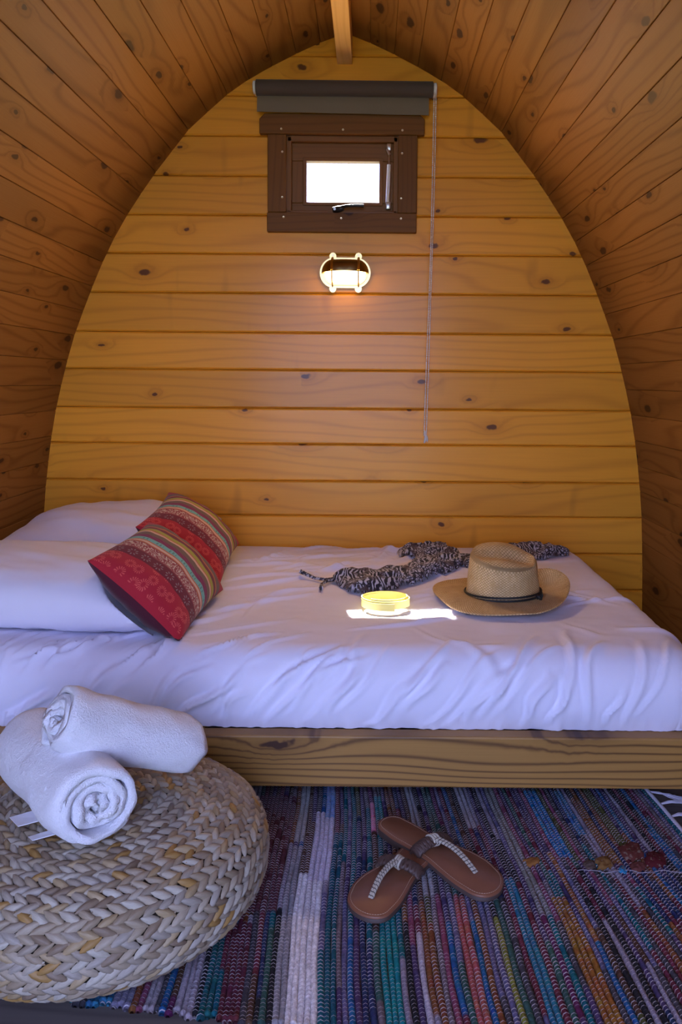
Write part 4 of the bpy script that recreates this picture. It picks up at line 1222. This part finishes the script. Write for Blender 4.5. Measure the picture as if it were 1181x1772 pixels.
def build_rug():
    r = random.Random(11)
    P_ = 0.0094; x = -0.86; yfar = -1.045
    cols, wts = zip(*PAL)
    per = 0.0082
    k = 0
    while x < 0.722:
        w = P_ * r.uniform(0.88, 1.12)
        ynear = -1.808 - 0.14 * x + r.uniform(-0.006, 0.006)
        n = int((yfar - ynear) / (per / 2))
        ys = np.linspace(yfar, ynear, n)
        # colour runs along the strip
        segc = []; y = yfar
        while y > ynear:
            segc.append((y, r.choices(cols, wts)[0])); y -= r.uniform(0.12, 0.55)
        cc = []
        for yv in ys:
            c = [q for q in segc if yv <= q[0] + 1e-9][-1][1]
            for (a0, a1, b0, b1, pc) in PATCH:
                if a0 <= x < a1 and b0 <= yv <= b1: c = pc
            cc.append(c)
        V = []; UV = []; CO = []
        NS = 5
        ph0 = r.uniform(0, 6)
        for i, yv in enumerate(ys):
            fat = 1.0 + (0.10 if i % 2 else -0.10) + 0.05 * math.sin(i * 0.21 + ph0)
            if i == 0 or i == n - 1: fat *= 0.6
            elif i > n - 4: fat *= 1.15
            xx = strip_x(x, yv) + 0.0008 * math.sin(i * 0.13 + ph0)
            for j in range(NS):
                a = math.pi * j / (NS - 1)
                V.append((xx - math.cos(a) * w * 0.56 * fat, yv, 0.0025 + 0.0075 * math.sin(a) * fat))
                UV.append((-(yv - yfar), j / (NS - 1))); CO.append(cc[i])
        f = []
        for i in range(n - 1):
            for j in range(NS - 1): f.append((i * NS + j, (i + 1) * NS + j, (i + 1) * NS + j + 1, i * NS + j + 1))
        f.append(tuple((n - 1) * NS + j for j in range(NS)))
        o = mesh_obj('rag_strip', np.array(V) - np.array((0, -1.4, 0)), f, M['rag'], rug, uv=UV, col=CO)
        x += w; k += 1
    # flat warp underside
    gg = G(); gg.box((-0.865, -1.72 + 1.4, 0.0005), (0.74, -1.05 + 1.4, 0.0022)); gg.build('warp_base', M['backing'], rug)
    # white selvedge cord and tassels at the right end
    gg = G(); gg.tube([(strip_x(0.726, y) + 0.002, y + 1.4, 0.008) for y in np.linspace(-1.05, -1.86, 44)], 0.0052, 7, flat=0.8); autosmooth(gg.build('selvedge', M['yarn'], rug), 60)
    for y in np.arange(-1.07, -1.82, -0.052):
        gg = G(); bx = strip_x(0.732, y)
        L = r.uniform(0.05, 0.085); dirx = r.uniform(-0.35, 0.3)
        for q in range(9):
            pts_ = [(bx, y + 1.4, 0.009)]
            for u in (0.25, 0.5, 0.75, 1.0):
                pts_.append((bx + L * u * r.uniform(0.85, 1.05), y + 1.4 - dirx * L * u + r.uniform(-0.5, 0.5) * 0.03 * u, max(0.0025, 0.010 * (1 - u) + r.uniform(0.001, 0.004))))
            gg.tube(pts_, [0.0022, 0.0016, 0.0014, 0.0013, 0.0008], 5)
        autosmooth(gg.build('tassel', M['yarn'], rug), 80)
    # loose rag ends bunched where one length joins the next
    def ragend(x, y, lx, ly, hz, col, seed):
        A, B = np.meshgrid(np.linspace(-1, 1, 18), np.linspace(-1, 1, 14), indexing='ij')
        rr = np.hypot(A, B); k_ = np.clip(1 - rr ** 2 + 0.3 * vnoise(A * 2.2, B * 2.2, seed), 0, 1)
        z = 0.0085 + 0.55 * hz * np.sqrt(k_) * (0.7 + 0.5 * np.abs(vnoise(A * 3.5 + B, B * 4, seed + 3)))
        z = np.where(k_ <= 0, 0.006, z)
        v = np.stack([x + lx * A * (1 + 0.25 * vnoise(B * 1.5, A, seed)), y + 1.4 + ly * B + 0.3 * lx * A, z], -1).reshape(-1, 3)
        cc = np.tile(np.array(col), (len(v), 1))
        mesh_obj('rag_end', v, grid_faces(18, 14), M['ragend'], rug, col=cc)
    s = NT('printed_rag'); at = s.n('ShaderNodeAttribute'); at.attribute_name = 'Col'
    nn_ = s.noise(s.obj(), 120.0, 2); 
    M['ragend'] = s.out(s.mix(s.ramp01(nn_, 0.58, 0.66), at.outputs['Color'], (0.20, 0.14, 0.11)), 0.85, 0, 0.2)
    for a in ((0.560, -1.400, 0.020, 0.020, 0.018, (.20, .10, .03), 1), (0.530, -1.405, 0.016, 0.014, 0.012, (.09, .06, .05), 2), (0.625, -1.360, 0.024, 0.032, 0.016, (.12, .03, .025), 3),
              (0.622, -1.410, 0.016, 0.016, 0.012, (.13, .04, .035), 4), (0.665, -1.385, 0.022, 0.026, 0.018, (.085, .010, .014), 5), (0.59, -1.42, 0.008, 0.014, 0.008, (.03, .22, .42), 6),
              (0.420, -1.395, 0.016, 0.014, 0.010, (.26, .11, .03), 7)): ragend(*a)
    gg = G(); gg.tube([(0.50 + 0.2 * t, -1.428 + 1.4 + 0.004 * math.sin(t * 17), 0.0112 + 0.001 * math.sin(t * 40)) for t in np.linspace(0, 1, 40)], 0.0008, 5); gg.build('loose_thread', M['thread'], rug, True)
build_rug()

# ------------------------------------------------------------------ leather sandals
M['insole'] = plain('tan_leather', (0.205, 0.080, 0.042), 0.42, noise=0.14, nscale=30.0, bump=0.1, spec=0.45)
M['outsole'] = plain('dark_sole', (0.060, 0.036, 0.030), 0.6)
M['strap'] = plain('brown_braid', (0.070, 0.038, 0.030), 0.55, noise=0.2, nscale=120)
M['stitch'] = plain('stitching', (0.42, 0.28, 0.19), 0.7)
M['rope_l'] = plain('silver_cord', (0.46, 0.41, 0.33), 0.5)
M['rope_d'] = plain('dark_cord', (0.055, 0.045, 0.045), 0.6)
def sole_outline(n=64, L=0.265, mirror=1):
    # centre line along +x from heel (0) to toe (L)
    xs = [0, .03, .10, .22, .38, .52, .66, .78, .88, .955, 1.0]
    hw = [0, .018, .0285, .0315, .0295, .0345, .0425, .0445, .0395, .026, 0]
    cl = [0, 0, 0, .000, .002, .005, .006, .004, .000, -.004, -.006]
    t = np.linspace(0, math.pi, n // 2)
    s = (1 - np.cos(t)) / 2
    # elliptic ends
    w = np.interp(s, xs, hw); w = np.where(s < .10, .0285 * np.sqrt(np.clip(1 - ((.10 - s) / .10) ** 2, 0, 1)), w); w = np.where(s > .86, .0405 * np.sqrt(np.clip(1 - ((s - .86) / .14) ** 2, 0, 1)), w)
    w = w * 1.14
    w = np.convolve(np.r_[w[0], w, w[-1]], [.2, .6, .2], 'valid'); w[0] = w[-1] = 0
    c = np.interp(s, xs, cl) * mirror
    up = np.stack([s * L, c + w], -1); dn = np.stack([s * L, c - w], -1)[::-1]
    return np.vstack([up, dn[1:-1]]), s, c, w, L
def sandal(label, heel, toe, mirror, z_heel, z_toe, strap_s, post_s, knot_side):
    heel = Vector((heel[0], heel[1], z_heel)); toe = Vector((toe[0], toe[1], z_toe))
    X = (toe - heel); Lr = X.length; X.normalize(); Y = Vector((0, 0, 1)).cross(X).normalized(); Zv = X.cross(Y)
    root = empty('sandal', heel); tag(root, label, 'sandal', 'pair of leather sandals')
    root.matrix_world = Matrix(((X.x, Y.x, Zv.x, heel.x), (X.y, Y.y, Zv.y, heel.y), (X.z, Y.z, Zv.z, heel.z), (0, 0, 0, 1)))
    out, s, c, w, L = sole_outline(72, Lr, mirror)
    cen = np.array([[L * 0.5, 0]])
    def scaled(d):
        # inset outline by d
        n = len(out); tg = np.roll(out, -1, 0) - np.roll(out, 1, 0); nr = np.stack([tg[:, 1], -tg[:, 0]], -1); nr /= np.linalg.norm(nr, axis=1)[:, None] + 1e-9
        sgn = np.sign(((out - cen) * nr).sum(1).mean())
        return out - sgn * nr * d
    def layer(name, d, z0, z1, mat, bev=0.0012):
        p = scaled(d); p2 = scaled(d + bev); n = len(p)
        v = [(a, b, z0) for a, b in p] + [(a, b, z1 - bev) for a, b in p] + [(a, b, z1) for a, b in p2]
        f = [tuple(range(n))] + [tuple(2 * n + k for k in range(n - 1, -1, -1))]
        for q in (0, n): f += [(q + k, q + n + k, q + n + (k + 1) % n, q + (k + 1) % n) for k in range(n)]
        gg = G(); gg.add(v, f); o = gg.build(name, mat, root); autosmooth(o, 50)
    layer('outsole', 0.0, 0.0, 0.0075, M['outsole'])
    layer('insole', 0.0006, 0.0075, 0.0115, M['insole'])
    # heel lift
    p = [q for q in scaled(0.0006) if q[0] < L * 0.27]
    gg = G(); ordp = sorted(p, key=lambda q: math.atan2(q[1], q[0] - L * 0.13)); gg.prism([tuple(q) for q in ordp], -0.006, 0.0005, lambda a, b, d: (a, b, d)); gg.build('heel', M['outsole'], root)
    # stitching: short dashes
    gg = G(); p = scaled(0.0058); n = len(p)
    cum = np.r_[0, np.cumsum(np.linalg.norm(np.diff(np.vstack([p, p[:1]]), axis=0), axis=1))]
    tot = cum[-1]; m = int(tot / 0.0046)
    pc = np.vstack([p, p[:1]])
    at_ = lambda q: (float(np.interp(q % tot, cum, pc[:, 0])), float(np.interp(q % tot, cum, pc[:, 1])))
    for k in range(m):
        q0 = tot * k / m; a = at_(q0); b = at_(q0 + 0.0031)
        gg.tube([(a[0], a[1], 0.0116), ((a[0] + b[0]) / 2, (a[1] + b[1]) / 2, 0.0121), (b[0], b[1], 0.0116)], 0.00055, 4)
    o = gg.build('stitching', M['stitch'], root); o['kind'] = 'stuff'
    # braided strap over the instep
    xs_ = strap_s * L; hwv = float(np.interp(strap_s, s, w)); cv_ = float(np.interp(strap_s, s, c))
    def arc(t, off=0.0, lift=0.0):
        y = (hwv + 0.004) * math.cos(math.pi * (1 - t)); z = 0.010 + 0.017 * math.sin(math.pi * t) ** 0.8 + lift
        return Vector((xs_ + off + 0.014 * (t - 0.5) * knot_side, cv_ + y, z))
    st_ = empty('strap', (0, 0, 0), root)
    for q in range(3):
        gg = G()
        pts_ = [arc(t, 0.0112 * math.sin(t * 2 * math.pi * 4.4 + q * 2 * math.pi / 3), 0.0030 * math.cos(2 * (t * 2 * math.pi * 4.4 + q * 2 * math.pi / 3))) for t in np.linspace(0, 1, 80)]
        gg.tube(pts_, 0.0043, 7); autosmooth(gg.build('braid_strand', M['strap'], st_), 60)
    # cord thong from the strap to the toe post
    th_ = empty('thong_cord', (0, 0, 0), root)
    p0 = arc(0.5); p3 = Vector((post_s * L, float(np.interp(post_s, s, c)) + 0.002 * mirror, 0.0125))
    def path(t, lat):
        a = p0.lerp(p3, t); a.z = 0.012 + (p0.z - 0.008) * (1 - t ** 1.6) + 0.004 * math.sin(math.pi * t)
        a.y += lat * (1 - 0.4 * t) + 0.006 * knot_side * math.sin(math.pi * t)
        return a
    for lat in (-0.0036, 0.0036):
        base = [path(t, lat) for t in np.linspace(-0.04, 1, 160)]
        for strand in range(4):
            gg = G(); pts_ = []
            for i, b in enumerate(base):
                t_ = (base[min(i + 1, 159)] - base[max(i - 1, 0)]).normalized(); u_ = t_.cross(Vector((0, 0, 1))).normalized(); v_ = u_.cross(t_)
                a = i * 0.62 + strand * math.pi / 2
                pts_.append(b + u_ * math.cos(a) * 0.0019 + v_ * math.sin(a) * 0.0019)
            gg.tube(pts_, 0.0016, 5); gg.build('cord_strand', M['rope_d'] if strand == 0 else M['rope_l'], th_, True)
    # knot round the strap
    for q in range(3):
        gg = G(); c0 = arc(0.5)
        pts_ = [c0 + Vector((0.011 * math.cos(a) + 0.002 * q, (q - 1) * 0.0055 + 0.0015 * math.sin(a), 0.0095 * math.sin(a) - 0.001)) for a in np.linspace(0, 2 * math.pi, 22, endpoint=False)]
        gg.tube(pts_, 0.0024, 6, closed=True); gg.build('cord_knot', M['rope_l'], th_, True)
    return root
sandal('brown leather sandal lying uppermost, its heel resting on the other sandal', (0.130, -1.298), (0.340, -1.508), 1, 0.030, 0.0125, 0.44, 0.80, 1)
sandal('brown leather sandal lying half under the other, toe towards the pouf', (0.232, -1.344), (0.086, -1.574), -1, 0.0175, 0.0125, 0.47, 0.84, -1)
